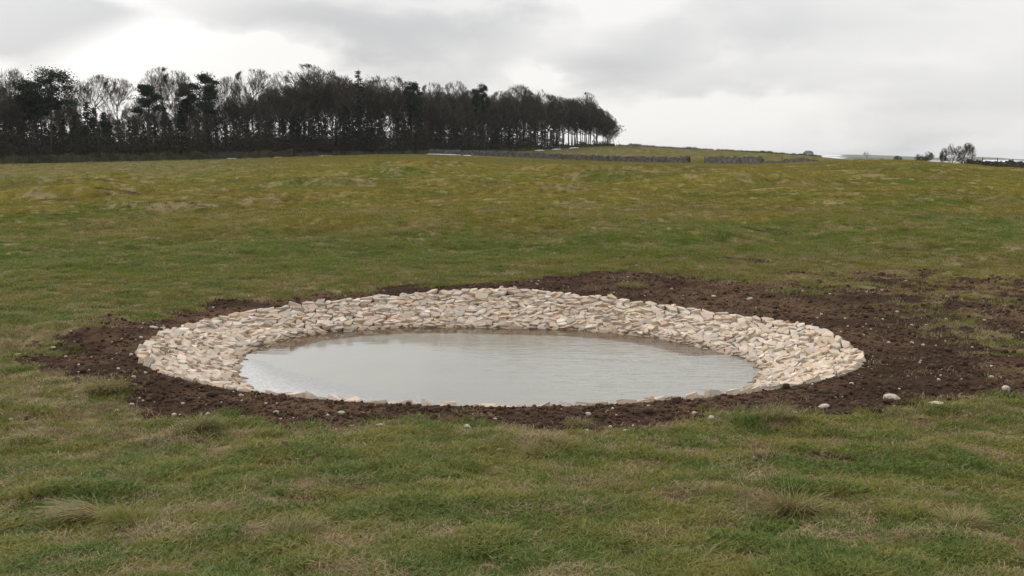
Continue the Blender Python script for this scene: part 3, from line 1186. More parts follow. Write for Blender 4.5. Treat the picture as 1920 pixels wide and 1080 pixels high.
m_green = blade_material('green grass', (0.092, 0.152, 0.028), (0.215, 0.215, 0.050), (0.27, 0.23, 0.08), 1.6)
m_straw = blade_material('dead grass', (0.40, 0.325, 0.185), (0.27, 0.205, 0.11), (0.17, 0.12, 0.06), 2.2)
def field_blade_material():
    m, N, bs, out = new_mat('rough field grass')
    P = N.node('ShaderNodeNewGeometry').outputs['Position']
    c = field_colour(N, P, 1.85)
    c = N.mix(N.math('MULTIPLY', N.attr('moss', 'INSTANCER').outputs['Fac'], .75), c, (0.265, 0.235, 0.055))
    c = N.mix(N.math('MULTIPLY', N.attr('lush', 'INSTANCER').outputs['Fac'], N.smooth(N.noise(P, .8, 5, .65), .38, .62, .2, .85)), c, (0.115, 0.200, 0.035))
    N.link(c, bs.inputs['Base Color'])
    bs.inputs['Specular IOR Level'].default_value = .05
    tr = N.node('ShaderNodeBsdfTranslucent')
    N.link(c, tr.inputs[0])
    mx = N.node('ShaderNodeMixShader')
    mx.inputs[0].default_value = .25
    N.link(bs.outputs[0], mx.inputs[1])
    N.link(tr.outputs[0], mx.inputs[2])
    N.link(mx.outputs[0], out.inputs[0])
    return m


m_fieldg = field_blade_material()


def blades(nb, rad, hmin, hmax, width, lean, seed):
    r = random.Random(seed)
    V, F = [], []
    for k in range(nb):
        a = r.uniform(0, 6.283)
        q = rad * math.sqrt(r.random())
        bx, by = q * math.cos(a), q * math.sin(a)
        h = r.uniform(hmin, hmax)
        la = r.uniform(0, 6.283)
        ln = h * lean * r.uniform(.4, 1.3)
        wa = r.uniform(0, 3.1416)
        wx, wy = width * .5 * math.cos(wa), width * .5 * math.sin(wa)
        b0 = len(V)
        V += [(bx - wx, by - wy, -.01), (bx + wx, by + wy, -.01)]
        mx_, my_ = bx + ln * .35 * math.cos(la), by + ln * .35 * math.sin(la)
        V += [(mx_ - wx * .8, my_ - wy * .8, h * .6), (mx_ + wx * .8, my_ + wy * .8, h * .6)]
        V.append((bx + ln * math.cos(la), by + ln * math.sin(la), h * r.uniform(.75, 1)))
        F += [(b0, b0 + 1, b0 + 3), (b0, b0 + 3, b0 + 2), (b0 + 2, b0 + 3, b0 + 4)]
    return V, F


def scatter_gn(name, protos, X, Y, S, label, extra=None):
    """one object of instanced tufts on given points"""
    Z = ground(X, Y)
    me = bpy.data.meshes.new(name)
    me.vertices.add(len(X))
    me.vertices.foreach_set('co', np.stack([X, Y, Z], 1).astype(np.float32).ravel())
    float_attr(me, 'tuft_scale', S)
    float_attr(me, 'tuft_rot', rng.uniform(0, 6.283, len(X)))
    for k_, v_ in (extra or {}).items():
        float_attr(me, k_, v_)
    ia = me.attributes.new('tuft_kind', 'INT', 'POINT')
    ia.data.foreach_set('value', rng.integers(0, len(protos), len(X)).astype(np.int32))
    ob = link(bpy.data.objects.new(name, me))
    coll = bpy.data.collections.new(name + ' tufts')
    for k, p in enumerate(protos):
        po = bpy.data.objects.new('tuft', p)
        coll.objects.link(po)
    ng = bpy.data.node_groups.new(name, 'GeometryNodeTree')
    ng.interface.new_socket('Geometry', in_out='INPUT', socket_type='NodeSocketGeometry')
    ng.interface.new_socket('Geometry', in_out='OUTPUT', socket_type='NodeSocketGeometry')
    nn, ll = ng.nodes, ng.links
    gi = nn.new('NodeGroupInput')
    go = nn.new('NodeGroupOutput')
    m2p = nn.new('GeometryNodeMeshToPoints')
    ci = nn.new('GeometryNodeCollectionInfo')
    ci.inputs['Collection'].default_value = coll
    ci.inputs['Separate Children'].default_value = True
    ci.inputs['Reset Children'].default_value = True
    iop = nn.new('GeometryNodeInstanceOnPoints')
    iop.inputs['Pick Instance'].default_value = True

    def na(nm, dt):
        q = nn.new('GeometryNodeInputNamedAttribute')
        q.data_type = dt
        q.inputs['Name'].default_value = nm
        return q.outputs[0]
    cmb = nn.new('ShaderNodeCombineXYZ')
    ll.new(na('tuft_rot', 'FLOAT'), cmb.inputs[2])
    e2r = nn.new('FunctionNodeEulerToRotation')
    ll.new(cmb.outputs[0], e2r.inputs[0])
    ll.new(gi.outputs[0], m2p.inputs[0])
    ll.new(m2p.outputs[0], iop.inputs['Points'])
    ll.new(ci.outputs[0], iop.inputs['Instance'])
    ll.new(na('tuft_kind', 'INT'), iop.inputs['Instance Index'])
    ll.new(e2r.outputs[0], iop.inputs['Rotation'])
    ll.new(na('tuft_scale', 'FLOAT'), iop.inputs['Scale'])
    ll.new(iop.outputs[0], go.inputs[0])
    md = ob.modifiers.new('scatter', 'NODES')
    md.node_group = ng
    tag(ob, label, kind='stuff')
    return ob


def tuft_meshes(n, args, mat, seed):
    out = []
    for k in range(n):
        V, F = blades(*args, seed + k)
        out.append(mesh_py('tuft', V, F, mat))
    return out


gp = tuft_meshes(6, (26, .075, .010, .044, .0055, 1.3), m_green, 10)
sp = tuft_meshes(6, (24, .09, .008, .032, .0045, 2.2), m_straw, 40)
x, y, d, e = scatter_positions(230000, 3.2, 42, 34)
mk, dk_, _, gr = masks(x, y)
u = rng.random(len(x))
cl = fbm(x, y, .22, 3, .6, 55.)
sel = (u < (1 - .96 * mk)) & (u > dk_ * .85 - .05) & (rng.random(len(x)) < .35 + .65 * sstep(cl, -.28, .1))
S = (0.75 + .035 * d) * rng.uniform(.6, 1.25, len(x)) * (1 + 1.2 * np.clip(cl, -.4, 1))
farfade = 1 - sstep(d, 19, 40) * .85
sel2 = sel & (rng.random(len(x)) < farfade)
scatter_gn('grass', gp, x[sel2], y[sel2], S[sel2], 'short cropped green grass round the pond')
print('grass', sel2.sum())
x, y, d, e = scatter_positions(160000, 3.2, 42, 34)
mk, dk_, _, _ = masks(x, y)
u = rng.random(len(x))
cl2 = fbm(x * .6, y, .30, 3, .6, 25.)
sel = (u < (1 - .975 * mk) * (.08 + .92 * dk_) * (.3 + .7 * sstep(cl2, -.25, .1)))
S = (0.75 + .035 * d) * rng.uniform(.6, 1.3, len(x)) * (1 + .9 * np.clip(cl2, -.3, 1))
scatter_gn('dead_grass', sp, x[sel], y[sel], S[sel], 'matted straw coloured dead grass between the green')
print('dead', sel.sum())
fp = tuft_meshes(5, (20, .11, .03, .09, .014, 1.1), m_fieldg, 70)
x, y, d, e = scatter_positions(210000, 17, 230, 34)
mk, dk_, ms, gr = masks(x, y)
az_ = np.arctan2(x, y)
sel = (rng.random(len(x)) < (1 - mk) * (.35 + .65 * sstep(fbm(x, y, 2.2, 4, .6, 14.), -.1, .3))) & (rng.random(len(x)) < sstep(d, 17, 26)) & (rng.random(len(x)) < 1 - .93 * sstep(d, 70, 95) * sstep(-az_, -az_of(640), -az_of(380)))
S = (.55 + d / 75) * rng.uniform(.6, 1.3, len(x))
scatter_gn('field_grass', fp, x[sel], y[sel], S[sel], 'rough olive grass over the hummocky pasture beyond the pond',
           {'moss': ms[sel], 'lush': gr[sel]})
print('field', sel.sum())

# tussocks: single clumps that stand out
tus = [(170, 975, .30, .15, 'straw', 'long straw coloured tussock lying over in the lower left grass'),
       (245, 985, .22, .13, 'green', 'dark green tussock beside the lying straw tussock at lower left'),
       (378, 805, .16, .16, 'straw', 'small pointed tan tussock on the turf left below the soil ring'),
       (1452, 785, .26, .15, 'straw', 'round pale tussock against the dark soil at lower right of the pond'),
       (1490, 965, .24, .16, 'straw', 'shaggy dead tussock in the lower right grass'),
       (1085, 800, .20, .08, 'straw', 'low pale tussock breaking the dark soil strip below the pond'),
       (1800, 990, .20, .12, 'straw', 'brown tussock near the lower right corner'),
       (200, 732, .40, .14, 'straw', 'broad bleached tussock on the bank left of the soil ring'),
       (240, 905, .2, .09, 'straw', 'low dead tussock above the lower left corner'),
       (550, 1010, .2, .13, 'straw', 'thin upright tussock near the bottom edge left of centre'),
       (1010, 855, .22, .07, 'straw', 'flat bleached tussock on the turf below the middle of the pond'),
       (1185, 540, .45, .13, 'straw', 'tan tussock at the broken soil edge beyond the pond'),
       (1700, 470, .7, .15, 'straw', 'pale tussock on the slope beyond the trodden soil')]
for k, (X, Y, rad, h, kind, lab) in enumerate(tus):
    x, y, z = place_px(X, Y)
    r = random.Random(900 + k)
    V, F = [], []
    mats = []
    wind = r.uniform(0, 6.283)
    for b in range(520):
        a = r.uniform(0, 6.283)
        q = rad * .45 * math.sqrt(r.random())
        bx, by = q * math.cos(a), q * .7 * math.sin(a)
        L = (h * 1.3 + rad * .3) * r.uniform(.45, 1.1)
        la = a + r.gauss(0, .9)
        if r.random() < .45:
            la = wind + r.gauss(0, .5)
        out_ = r.uniform(.5, 1.35)
        if k == 0:
            la = math.pi * 1.05 + r.gauss(0, .45)
            out_ = 1.1
        w = .0028
        wa = r.uniform(0, 3.14)
        wx, wy = w * math.cos(wa), w * math.sin(wa)
        b0 = len(V)
        prev = None
        for j in range(4):
            t = j / 3
            px_ = bx + math.cos(la) * L * .75 * out_ * t ** 1.3
            py_ = by + math.sin(la) * L * .75 * out_ * t ** 1.3
            pz_ = -.02 + L * (t - .55 * min(1.3, out_) * t * t) * .95
            ww = 1 - .75 * t
            V += [(px_ - wx * ww, py_ - wy * ww, pz_), (px_ + wx * ww, py_ + wy * ww, pz_)]
        F += [(b0 + 2 * j, b0 + 2 * j + 1, b0 + 2 * j + 3, b0 + 2 * j + 2) for j in range(3)]
        mats += [1 if r.random() < .4 else 0] * 3
    tm = mesh_py('grass_tussock', V, F, m_green if kind == 'green' else m_straw)
    tm.materials.append(m_green)
    tm.polygons.foreach_set('material_index', mats)
    o = link(bpy.data.objects.new('grass_tussock', tm))
    o.location = (x, y, z)
    tag(o, lab, 'tussock', 'tussocks standing out of the turf')

# ------------------------------------------------------------------ trees
m_bark, N, bs, out = new_mat('bark')
P = N.node('ShaderNodeTexCoord').outputs['Object']
N.link(N.mix(N.noise(P, 1.5, 4, .6), (0.040, 0.034, 0.025), (0.085, 0.075, 0.055)), bs.inputs['Base Color'])
m_twig, N, bs, out = new_mat('twigs')
rnd = N.node('ShaderNodeObjectInfo').outputs['Random']
N.link(N.mix(rnd, (0.062, 0.052, 0.038), (0.100, 0.082, 0.060)), bs.inputs['Base Color'])
m_needle, N, bs, out = new_mat('conifer needles')
P = N.node('ShaderNodeTexCoord').outputs['Object']
N.link(N.mix(N.noise(P, .8, 3, .6), (0.018, 0.030, 0.016), (0.040, 0.055, 0.028)), bs.inputs['Base Color'])
m_scrub, N, bs, out = new_mat('scrub')
P = N.node('ShaderNodeNewGeometry').outputs['Position']
N.link(N.mix(N.noise(P, .25, 4, .6), (0.030, 0.032, 0.018), (0.075, 0.058, 0.036)), bs.inputs['Base Color'])


class Tubes:
    def __init__(self):
        self.V, self.F = [], []

    def tube(self, pts, rads, sides):
        b0 = len(self.V)
        up = Vector((0.31, 0.17, .93))
        for i, p in enumerate(pts):
            d = (pts[min(i + 1, len(pts) - 1)] - pts[max(i - 1, 0)])
            a = d.cross(up)
            if a.length < 1e-5:
                a = d.cross(Vector((1, 0, 0)))
            a.normalize()
            b = d.cross(a).normalized()
            for k in range(sides):
                t = 2 * math.pi * k / sides
                self.V.append(tuple(p + (a * math.cos(t) + b * math.sin(t)) * rads[i]))
        for i in range(len(pts) - 1):
            for k in range(sides):
                q, q2 = b0 + i * sides + k, b0 + i * sides + (k + 1) % sides
                self.F.append((q, q2, q2 + sides, q + sides))

    def leaf(self, p, s, r):
        a = Vector((r.gauss(0, 1), r.gauss(0, 1), r.gauss(0, .6))).normalized()
        b = Vector((r.gauss(0, 1), r.gauss(0, 1), r.gauss(0, .6)))
        b = (b - a * b.dot(a)).normalized()
        b0 = len(self.V)
        self.V += [tuple(p + a * s), tuple(p - a * s * .6 + b * s * .7), tuple(p - a * s * .6 - b * s * .7)]
        self.F.append((b0, b0 + 1, b0 + 2))

    def mesh(self, name, mat):
        return mesh_py(name, self.V, self.F, mat)


def bare_tree(seed, H, bole, spread, counts, twig_w=.030, rad0=.26, up=.35, droop=0.0, low=False):
    """leafless broadleaf: trunk and limbs in one mesh, branches and twigs in another"""
    r = random.Random(seed)
    T, C = Tubes(), Tubes()
    # trunk
    n = 7
    pts = []
    lean = Vector((r.gauss(0, .02), r.gauss(0, .02), 1))
    p = Vector((0, 0, -.3))
    TH = H * (bole + .25)
    for i in range(n):
        pts.append(p.copy())
        p = p + lean * TH / (n - 1) + Vector((r.gauss(0, .07), r.gauss(0, .07), 0))
    T.tube(pts, [rad0 * (1 - .6 * i / (n - 1)) * (1.35 if i == 0 else 1) for i in range(n)], 6)
    cz = H * (bole + (1 - bole) * .42)
    rz = H * (1 - bole) * .60
    rx = spread

    def inside(q):
        u = ((q.x) ** 2 + (q.y) ** 2) / rx ** 2 + ((q.z - cz) / rz) ** 2
        return u < r.uniform(.86, 1.08)

    def grow(p, d, L, rad, lev):
        steps = 4 if lev < 2 else 3
        pl, rl = [p.copy()], [rad]
        d = d.normalized()
        for s in range(steps):
            d = (d + Vector((r.gauss(0, .16), r.gauss(0, .16), r.gauss(0, .12) + up * .16 - droop * .2))).normalized()
            p = p + d * L / steps
            if lev > 0 and not inside(p):
                p = p - d * L / steps * .6
                pl.append(p.copy())
                rl.append(rad * (1 - .7 * (s + 1) / steps))
                break
            pl.append(p.copy())
            rl.append(rad * (1 - .7 * (s + 1) / steps))
        if len(pl) > 1:
            if lev == 0:
                T.tube(pl, rl, 5)
            elif lev == 1:
                C.tube(pl, rl, 4)
            else:
                C.tube(pl, [max(q, twig_w * .45) for q in rl], 3)
        if lev + 1 < len(counts):
            for c in range(counts[lev + 1]):
                t = r.uniform(.25, 1.0)
                i = min(len(pl) - 2, int(t * (len(pl) - 1)))
                if i < 0:
                    continue
                f = t * (len(pl) - 1) - i
                q = pl[i].lerp(pl[i + 1], min(1, f))
                dd = (pl[i + 1] - pl[i]).normalized()
                side = Vector((r.gauss(0, 1), r.gauss(0, 1), r.gauss(0, .7)))
                side = (side - dd * side.dot(dd)).normalized()
                ang = r.uniform(.35, .85)
                grow(q, dd * math.cos(ang) + side * math.sin(ang) + Vector((0, 0, up * .25)), L * r.uniform(.42, .62), max(rad * (1 - .6 * t) * .6, twig_w * .55), lev + 1)
    for c in range(counts[0]):
        t = r.uniform(bole / (bole + .25) * .92, 1.0) if not low else r.uniform(.35, 1.0)
        fi = t * (n - 1)
        i = min(n - 2, int(fi))
        q = pts[i].lerp(pts[i + 1], fi - i)
        a = 2.4 * c + r.uniform(-.4, .4)
        el = r.uniform(.35, .95) + .6 * (t - .6)
        d = Vector((math.cos(a) * math.cos(el), math.sin(a) * math.cos(el), math.sin(el)))
        grow(q, d, max(spread * .95, (H - q.z) * .8), rad0 * .38 * r.uniform(.7, 1), 0)
    return T.mesh('trunk', m_bark), C.mesh('crown', m_twig)


def pine_tree_mesh(seed, H, clumps, spread, bare=.55, rad0=.24):
    r = random.Random(seed)
    T, C = Tubes(), Tubes()
    pts = [Vector((0, 0, -.3))]
    p = Vector((0, 0, -.3))
    for i in range(6):
        p = p + Vector((r.gauss(0, .18), r.gauss(0, .18), (H * .95) / 6))
        pts.append(p.copy())
    T.tube(pts, [rad0 * (1 - .72 * i / 6) for i in range(7)], 6)
    for c in range(clumps):
        t = bare + (1 - bare) * (c + r.random()) / clumps
        fi = min(t, .999) * 6
        q = pts[int(fi)].lerp(pts[int(fi) + 1], fi - int(fi))
        a = r.uniform(0, 6.283)
        shape = (1 - .65 * ((t - bare) / (1 - bare)) ** 1.5) * r.uniform(.25, 1)
        L = spread * shape
        e = q + Vector((math.cos(a) * L, math.sin(a) * L, L * .25 + r.uniform(0, .5)))
        T.tube([q, q.lerp(e, .5) + Vector((0, 0, .1)), e], [.07, .05, .03], 4)
        cr = r.uniform(.7, 1.5) * spread / 3.2
        for k in range(340):
            v = Vector((r.gauss(0, .5), r.gauss(0, .5), r.gauss(0, .26)))
            if v.length > 1.15:
                continue
            C.leaf(e + v * cr * 1.25, r.uniform(.12, .24), r)
    return T.mesh('trunk', m_bark), C.mesh('crown', m_needle)


def spruce_mesh(seed, H, spread, sparse=1.0):
    r = random.Random(seed)
    T, C = Tubes(), Tubes()
    T.tube([Vector((0, 0, -.3)), Vector((0.05, 0, H * .5)), Vector((0, 0, H))], [.2, .12, .02], 5)
    z = H * .12
    while z < H * .985:
        f = 1 - z / H
        nb = int(5 + 3 * r.random())
        for b in range(nb):
            a = r.uniform(0, 6.283)
            L = spread * (f ** .85) * r.uniform(.65, 1.15) + .15
            e = Vector((math.cos(a) * L, math.sin(a) * L, z - L * .22))
            q = Vector((0, 0, z))
            C.tube([q, q.lerp(e, .6) + Vector((0, 0, .05)), e], [.03, .022, .012], 3)
            for k in range(int((7 + 16 * L / spread) * sparse)):
                t = r.uniform(.15, 1.05)
                p = q.lerp(e, t) + Vector((r.gauss(0, .14), r.gauss(0, .14), r.gauss(-.08, .10)))
                C.leaf(p, r.uniform(.10, .20), r)
        z += r.uniform(.28, .5)
    return T.mesh('trunk', m_bark), C.mesh('crown', m_needle)


PROTO = {}
PROTO['fan'] = [bare_tree(s, 19, .45, sp_, (9, 8, 7, 6), .036, .27, up=.45) for s, sp_ in ((1, 6.2), (2, 5.4), (3, 7.0))]
PROTO['beech'] = [bare_tree(s, 17, .28, sp_, (13, 7, 7, 6), .040, .20, up=.55) for s, sp_ in ((11, 3.9), (12, 3.5), (13, 4.3), (14, 3.1))]
PROTO['oval'] = [bare_tree(s, 18, .28, sp_, (14, 7, 7, 5), .040, .24, up=.45) for s, sp_ in ((21, 4.8), (22, 4.2))]
PROTO['edge'] = [bare_tree(31, 13, .08, 4.6, (12, 8, 7, 6), .040, .24, up=.25, low=True)]
PROTO['sapling'] = [bare_tree(s, 9, .22, 2.0, (9, 6, 6), .034, .09, up=.8) for s in (41, 42)]
PROTO['pine'] = [pine_tree_mesh(51, 19, 26, 4.2), pine_tree_mesh(52, 18, 22, 3.2), pine_tree_mesh(53, 18, 18, 2.6, .62)]
PROTO['spruce'] = [spruce_mesh(61, 19, 3.0, .8), spruce_mesh(62, 11, 2.6, 1.3), spruce_mesh(63, 9, 2.4, 1.4)]
PH = {'fan': (19,) * 3, 'beech': (17,) * 4, 'oval': (18,) * 2, 'edge': (13,), 'sapling': (9,) * 2, 'pine': (19.5, 18.5, 18.5), 'spruce': (19, 11, 9)}


def place_tree(kind, var, X, d, top=None, H=None, wide=1.0, label='', name=None, cat='tree', rz=None, group='trees of the wood beyond the pasture'):
    x, y = at(X, d)
    z = float(ground(x, y, False)[0])
    ph = PH[kind][var % len(PH[kind])]
    if top is not None:
        H = EYE + (300 - top) / FPX * d * math.cos(az_of(X)) - z
    s = H / ph
    nm = name or {'fan': 'bare_tree', 'beech': 'beech_tree', 'oval': 'bare_tree', 'edge': 'beech_tree', 'sapling': 'sapling', 'pine': 'pine_tree', 'spruce': 'spruce_tree'}[kind]
    root = link(bpy.data.objects.new(nm, None))
    root.location = (x, y, z)
    root.rotation_euler = (0, 0, random.uniform(0, 6.283) if rz is None else rz)
    root.scale = (s * wide, s * wide, s)
    tm, cm = PROTO[kind][var % len(PROTO[kind])]
    link(bpy.data.objects.new('trunk', tm), root)
    link(bpy.data.objects.new('crown', cm), root)
    tag(root, label, cat, group)
    return root


def wood_d(X):
    return float(np.interp(X, (-400, 0, 380, 760, 1000, 1160), (200, 208, 226, 248, 300, 336)))


# the trees that stand out on the skyline: kind, variant, px x, px top, depth behind edge, width, label
named = [('oval', 0, -10, 132, 6, 1.0, 'bare broad tree at the far left edge of the wood'),
         ('oval', 1, 30, 131, 10, 1.0, 'bare tree just left of the tallest dark pine'),
         ('pine', 0, 95, 126, 3, 1.15, 'tall dark pine with spreading flat crown near the left edge'),
         ('pine', 1, 62, 146, 6, 1.1, 'dark pine crown just left of the tallest pine'),
         ('oval', 1, 135, 175, 8, .7, 'slim bare tree just right of the tallest pine'),
         ('fan', 0, 186, 143, 4, 1.0, 'bare fan crowned tree standing against bright sky right of the tallest pine'),
         ('fan', 1, 228, 150, 7, .85, 'bare fan crowned tree leaning in beside a wider fan crown'),
         ('pine', 2, 277, 153, 4, 1.25, 'dark pine between two bare fan crowned trees'),
         ('fan', 2, 312, 131, 9, .8, 'tallest bare fan crown in the left half of the wood'),
         ('fan', 1, 336, 136, 5, .75, 'bare tree with a round lacy crown just left of the twin pines'),
         ('pine', 1, 385, 134, 4, 1.1, 'dark pine with pointed double top between bare trees'),
         ('pine', 2, 362, 150, 7, 1.1, 'lower dark pine left of the double topped pine'),
         ('fan', 0, 425, 147, 9, .75, 'bare tree right of the double topped pine'),
         ('fan', 1, 480, 133, 8, 1.0, 'bare round crowned tree with bright sky through its top'),
         ('oval', 0, 452, 160, 5, .8, 'bare tree in front of the round lacy crown'),
         ('oval', 1, 510, 158, 6, .8, 'bare tree right below the round lacy crown'),
         ('fan', 2, 572, 127, 4, 1.12, 'broad domed bare tree, the widest crown of the wood'),
         ('fan', 0, 612, 136, 7, .95, 'bare domed tree adjoining the widest crown'),
         ('beech', 0, 548, 140, 6, 1.25, 'bare tree on the left shoulder of the widest crown'),
         ('beech', 2, 640, 146, 5, 1.2, 'dense bare tree left of the pointed spruce'),
         ('spruce', 0, 675, 132, 3, 1.5, 'pointed spruce whose tip rises above the middle of the wood'),
         ('oval', 1, 706, 144, 6, 1.0, 'bare tree directly right of the pointed spruce'),
         ('oval', 0, 738, 146, 7, .9, 'bare tree left of the dark flat topped pine'),
         ('pine', 1, 772, 150, 3, .95, 'dark flat topped pine in the middle of the wood'),
         ('fan', 1, 812, 158, 8, .8, 'bare crown with a bright gap on its left'),
         ('fan', 0, 855, 156, 4, .7, 'bare tree with crooked twigs above the canopy'),
         ('pine', 2, 890, 162, 5, .6, 'small dark pine tip left of the pointed pine in the right half'),
         ('pine', 1, 907, 155, 5, .6, 'small pointed dark pine tip above the right half of the canopy'),
         ('beech', 2, 970, 163, 6, 1.3, 'domed beech above the right half of the canopy'),
         ('beech', 0, 1005, 167, 4, 1.3, 'beech beside the domed beech in the right half of the canopy'),
         ('fan', 2, 1098, 177, 10, .72, 'beech with sparse upright twigs near the right end of the wood'),
         ('edge', 0, 1138, 214, 3, 1.0, 'low branched beech bowing outward at the right end of the wood'),
         ('edge', 0, 1120, 196, 9, .9, 'second tree from the right end of the wood, domed and dense')]
for (k, v, X, top, dd, wd, lab) in named:
    place_tree(k, v, X, wood_d(X) + dd, top=top, wide=wd, label=lab)


def skyline(X):
    return float(np.interp(X, (-300, 0, 60, 130, 160, 240, 260, 300, 400, 520, 560, 620, 680, 780, 800, 900, 980, 1060, 1110, 1135, 1150, 1160),
                           (150, 150, 150, 175, 215, 205, 180, 175, 170, 165, 150, 150, 152, 160, 168, 172, 170, 183, 193, 212, 232, 250)))


LM = ((40, 'at the far left edge of the wood'), (95, 'round the tallest dark pine at left'), (200, 'beneath the bare fan crown against bright sky'),
      (277, 'beside the dark pine between two fan crowns'), (330, 'under the tallest bare crown of the left half'),
      (385, 'round the double topped pine'), (480, 'under the round lacy crown'), (570, 'beneath the broad domed crown'),
      (675, 'round the pointed spruce'), (772, 'beside the dark flat topped pine'), (830, 'where the grey wall meets the wood'),
      (907, 'under the small pointed pine tip'), (985, 'beneath the twin domed beeches'), (1060, 'above the three snow patches'),
      (1138, 'crowded at the right end of the wood'))


def near_landmark(X):
    return min(LM, key=lambda l: abs(l[0] - X))[1]


def fill(n, X0, X1, dmin, dmax, kinds, lab, lo=4, hi=30, group='trees of the wood beyond the pasture', cat='tree', tops=None):
    for i in range(n):
        X = X0 + (X1 - X0) * (i + random.random()) / n
        k = random.choice(kinds)
        dd = random.uniform(dmin, dmax)
        top = random.uniform(*tops) if tops else skyline(X) + random.uniform(lo, hi)
        v = random.choice((1, 2)) if k == 'spruce' else random.randrange(9)
        place_tree(k, v, X, wood_d(X) + dd, top=top,
                   wide=random.uniform(.85, 1.25), label=lab + ' ' + near_landmark(X), group=group, cat=cat)


fill(42, -150, 520, 5, 34, ('oval', 'beech', 'fan', 'oval'), 'bare tree', 2, 40)
fill(36, 520, 820, 3, 40, ('oval', 'beech', 'fan', 'oval'), 'bare tree', 0, 22)
fill(30, 800, 1120, 3, 14, ('beech',), 'slender front row beech', 0, 8)
fill(28, 800, 1110, 14, 40, ('beech', 'beech', 'oval'), 'beech deep in the wood', 0, 14)
fill(12, 1060, 1146, 1, 12, ('beech',), 'thin trunked beech', 0, 6)
fill(6, 1128, 1150, 3, 16, ('beech',), 'thin leafless beech', 3, 12)
fill(42, -70, 1000, 2, 26, ('sapling',), 'bare sapling', group='saplings under the wood', tops=(200, 240))
YD = 'young dark conifers under the wood'
fill(46, -140, 520, 3, 26, ('spruce',), 'dark young conifer', group=YD, tops=(190, 232))
fill(16, 520, 800, 3, 24, ('spruce',), 'dark young conifer', group=YD, tops=(180, 225))
fill(24, 780, 1010, 6, 30, ('spruce',), 'dark young conifer', group=YD, tops=(195, 235))
fill(5, 1010, 1050, 16, 30, ('spruce',), 'dark young conifer', group=YD, tops=(225, 245))

# scrub filling the floor of the wood
V, F = [], []
T = Tubes()
r = random.Random(77)
for i in range(2300):
    X = r.uniform(-260, 1150)
    den = 1.0 if X < 840 else .55
    if X > 1010:
        den = .28
    if r.random() > den:
        continue
    d = wood_d(X) + 1 + 30 * r.random() ** 1.3
    x, y = at(X, d)
    z = float(macro(np.array([x]), np.array([y]))[0])
    h = r.choice((.7, 1.2, 2.0, 3.0, 4.5, 6.0 if X < 1000 else 2.0)) * r.uniform(.6, 1.1) * (.5 if X > 980 else 1)
    w = h * .6 + .5
    for k in range(int(60 + 30 * h)):
        u = r.random() ** .7
        v = Vector((r.gauss(0, .45) * w, r.gauss(0, .45) * w, u * h))
        T.leaf(Vector((x, y, z)) + v, r.uniform(.10, .24), r)
o = link(bpy.data.objects.new('undergrowth', T.mesh('undergrowth', m_scrub)))
tag(o, 'dark bramble and brushwood covering the floor of the wood', kind='stuff')

# lone hawthorns and bushes on the right skyline
m_haw = m_twig
PROTO['thorn'] = [bare_tree(s, 4.4, .12, 2.6, (9, 8, 7, 6), .022, .13, up=.25, low=True) for s in (71, 72, 73)]
PH['thorn'] = (4.4, 4.4, 4.4)
for (v, X, d, top, wd, lab) in ((0, 1785, 185, 268, .85, 'larger left half of the windswept hawthorn pair on the right skyline'),
                                (1, 1814, 183, 269, .62, 'right hand leaning hawthorn of the pair on the right skyline'),
                                (2, 1733, 200, 284, 1.2, 'dark rounded thorn bush left of the hawthorn pair'),
                                (0, 1727, 203, 289, 1.0, 'dark low thorn bush touching the rounded bush'),
                                (1, 1683, 215, 292, .9, 'small dark bush alone on the skyline'),
                                (2, 1767, 190, 280, .35, 'thin upright thorn stem at the left foot of the hawthorn pair')):
    place_tree('thorn', v, X, d, top=top, wide=wd, label=lab, name='hawthorn', cat='bush', group='thorn bushes on the right skyline')
place_tree('sapling', 0, 1625, 330, top=281, wide=1.2, label='faint slim bare tree far off on the right skyline', group='thorn bushes on the right skyline', name='bare_tree')

# distant copse on the snowy hill
T = Tubes()
r = random.Random(5)
x0, y0 = at(1515, 2350)
zt = EYE + (300 - 283.5) / FPX * 2350
for k in range(900):
    u = r.uniform(-1, 1)
    top = math.sqrt(max(0, 1 - u * u)) ** .6
    z = zt - 9 + 9 * top * r.random()
    T.leaf(Vector((x0 + u * 11, y0 + r.uniform(-6, 6), z)), r.uniform(.6, 1.3), r)
for k in range(9):
    u = -1 + 2 * (k + .5) / 9
    T.tube([Vector((x0 + u * 10, y0, zt - 26)), Vector((x0 + u * 10, y0, zt - 3))], [.5, .3], 4)
o = link(bpy.data.objects.new('copse', T.mesh('copse', m_scrub)))
tag(o, 'tiny rounded copse on the far snowy skyline right of the wood', 'copse', kind='stuff')

# ------------------------------------------------------------------ dry stone walls
m_wall, N, bs, out = new_mat('wall stone')
P = N.node('ShaderNodeNewGeometry').outputs['Position']
wc = N.mix(N.smooth(N.noise(P, 1.4, 5, .7), .35, .65), (0.085, 0.075, 0.068), (0.20, 0.185, 0.17))
N.link(wc, bs.inputs['Base Color'])
m_wallm, N, bs, out = new_mat('mossy wall stone')
P = N.node('ShaderNodeNewGeometry').outputs['Position']
wc = N.mix(N.smooth(N.noise(P, .5, 5, .7), .35, .6), (0.030, 0.034, 0.018), (0.075, 0.070, 0.048))
N.link(wc, bs.inputs['Base Color'])

m_bank, N, bs, out = new_mat('turfed wall')
P = N.node('ShaderNodeNewGeometry').outputs['Position']
N.link(N.mix(N.smooth(N.noise(P, .4, 5, .7), .35, .6), (0.06, 0.070, 0.025), (0.12, 0.105, 0.05)), bs.inputs['Base Color'])


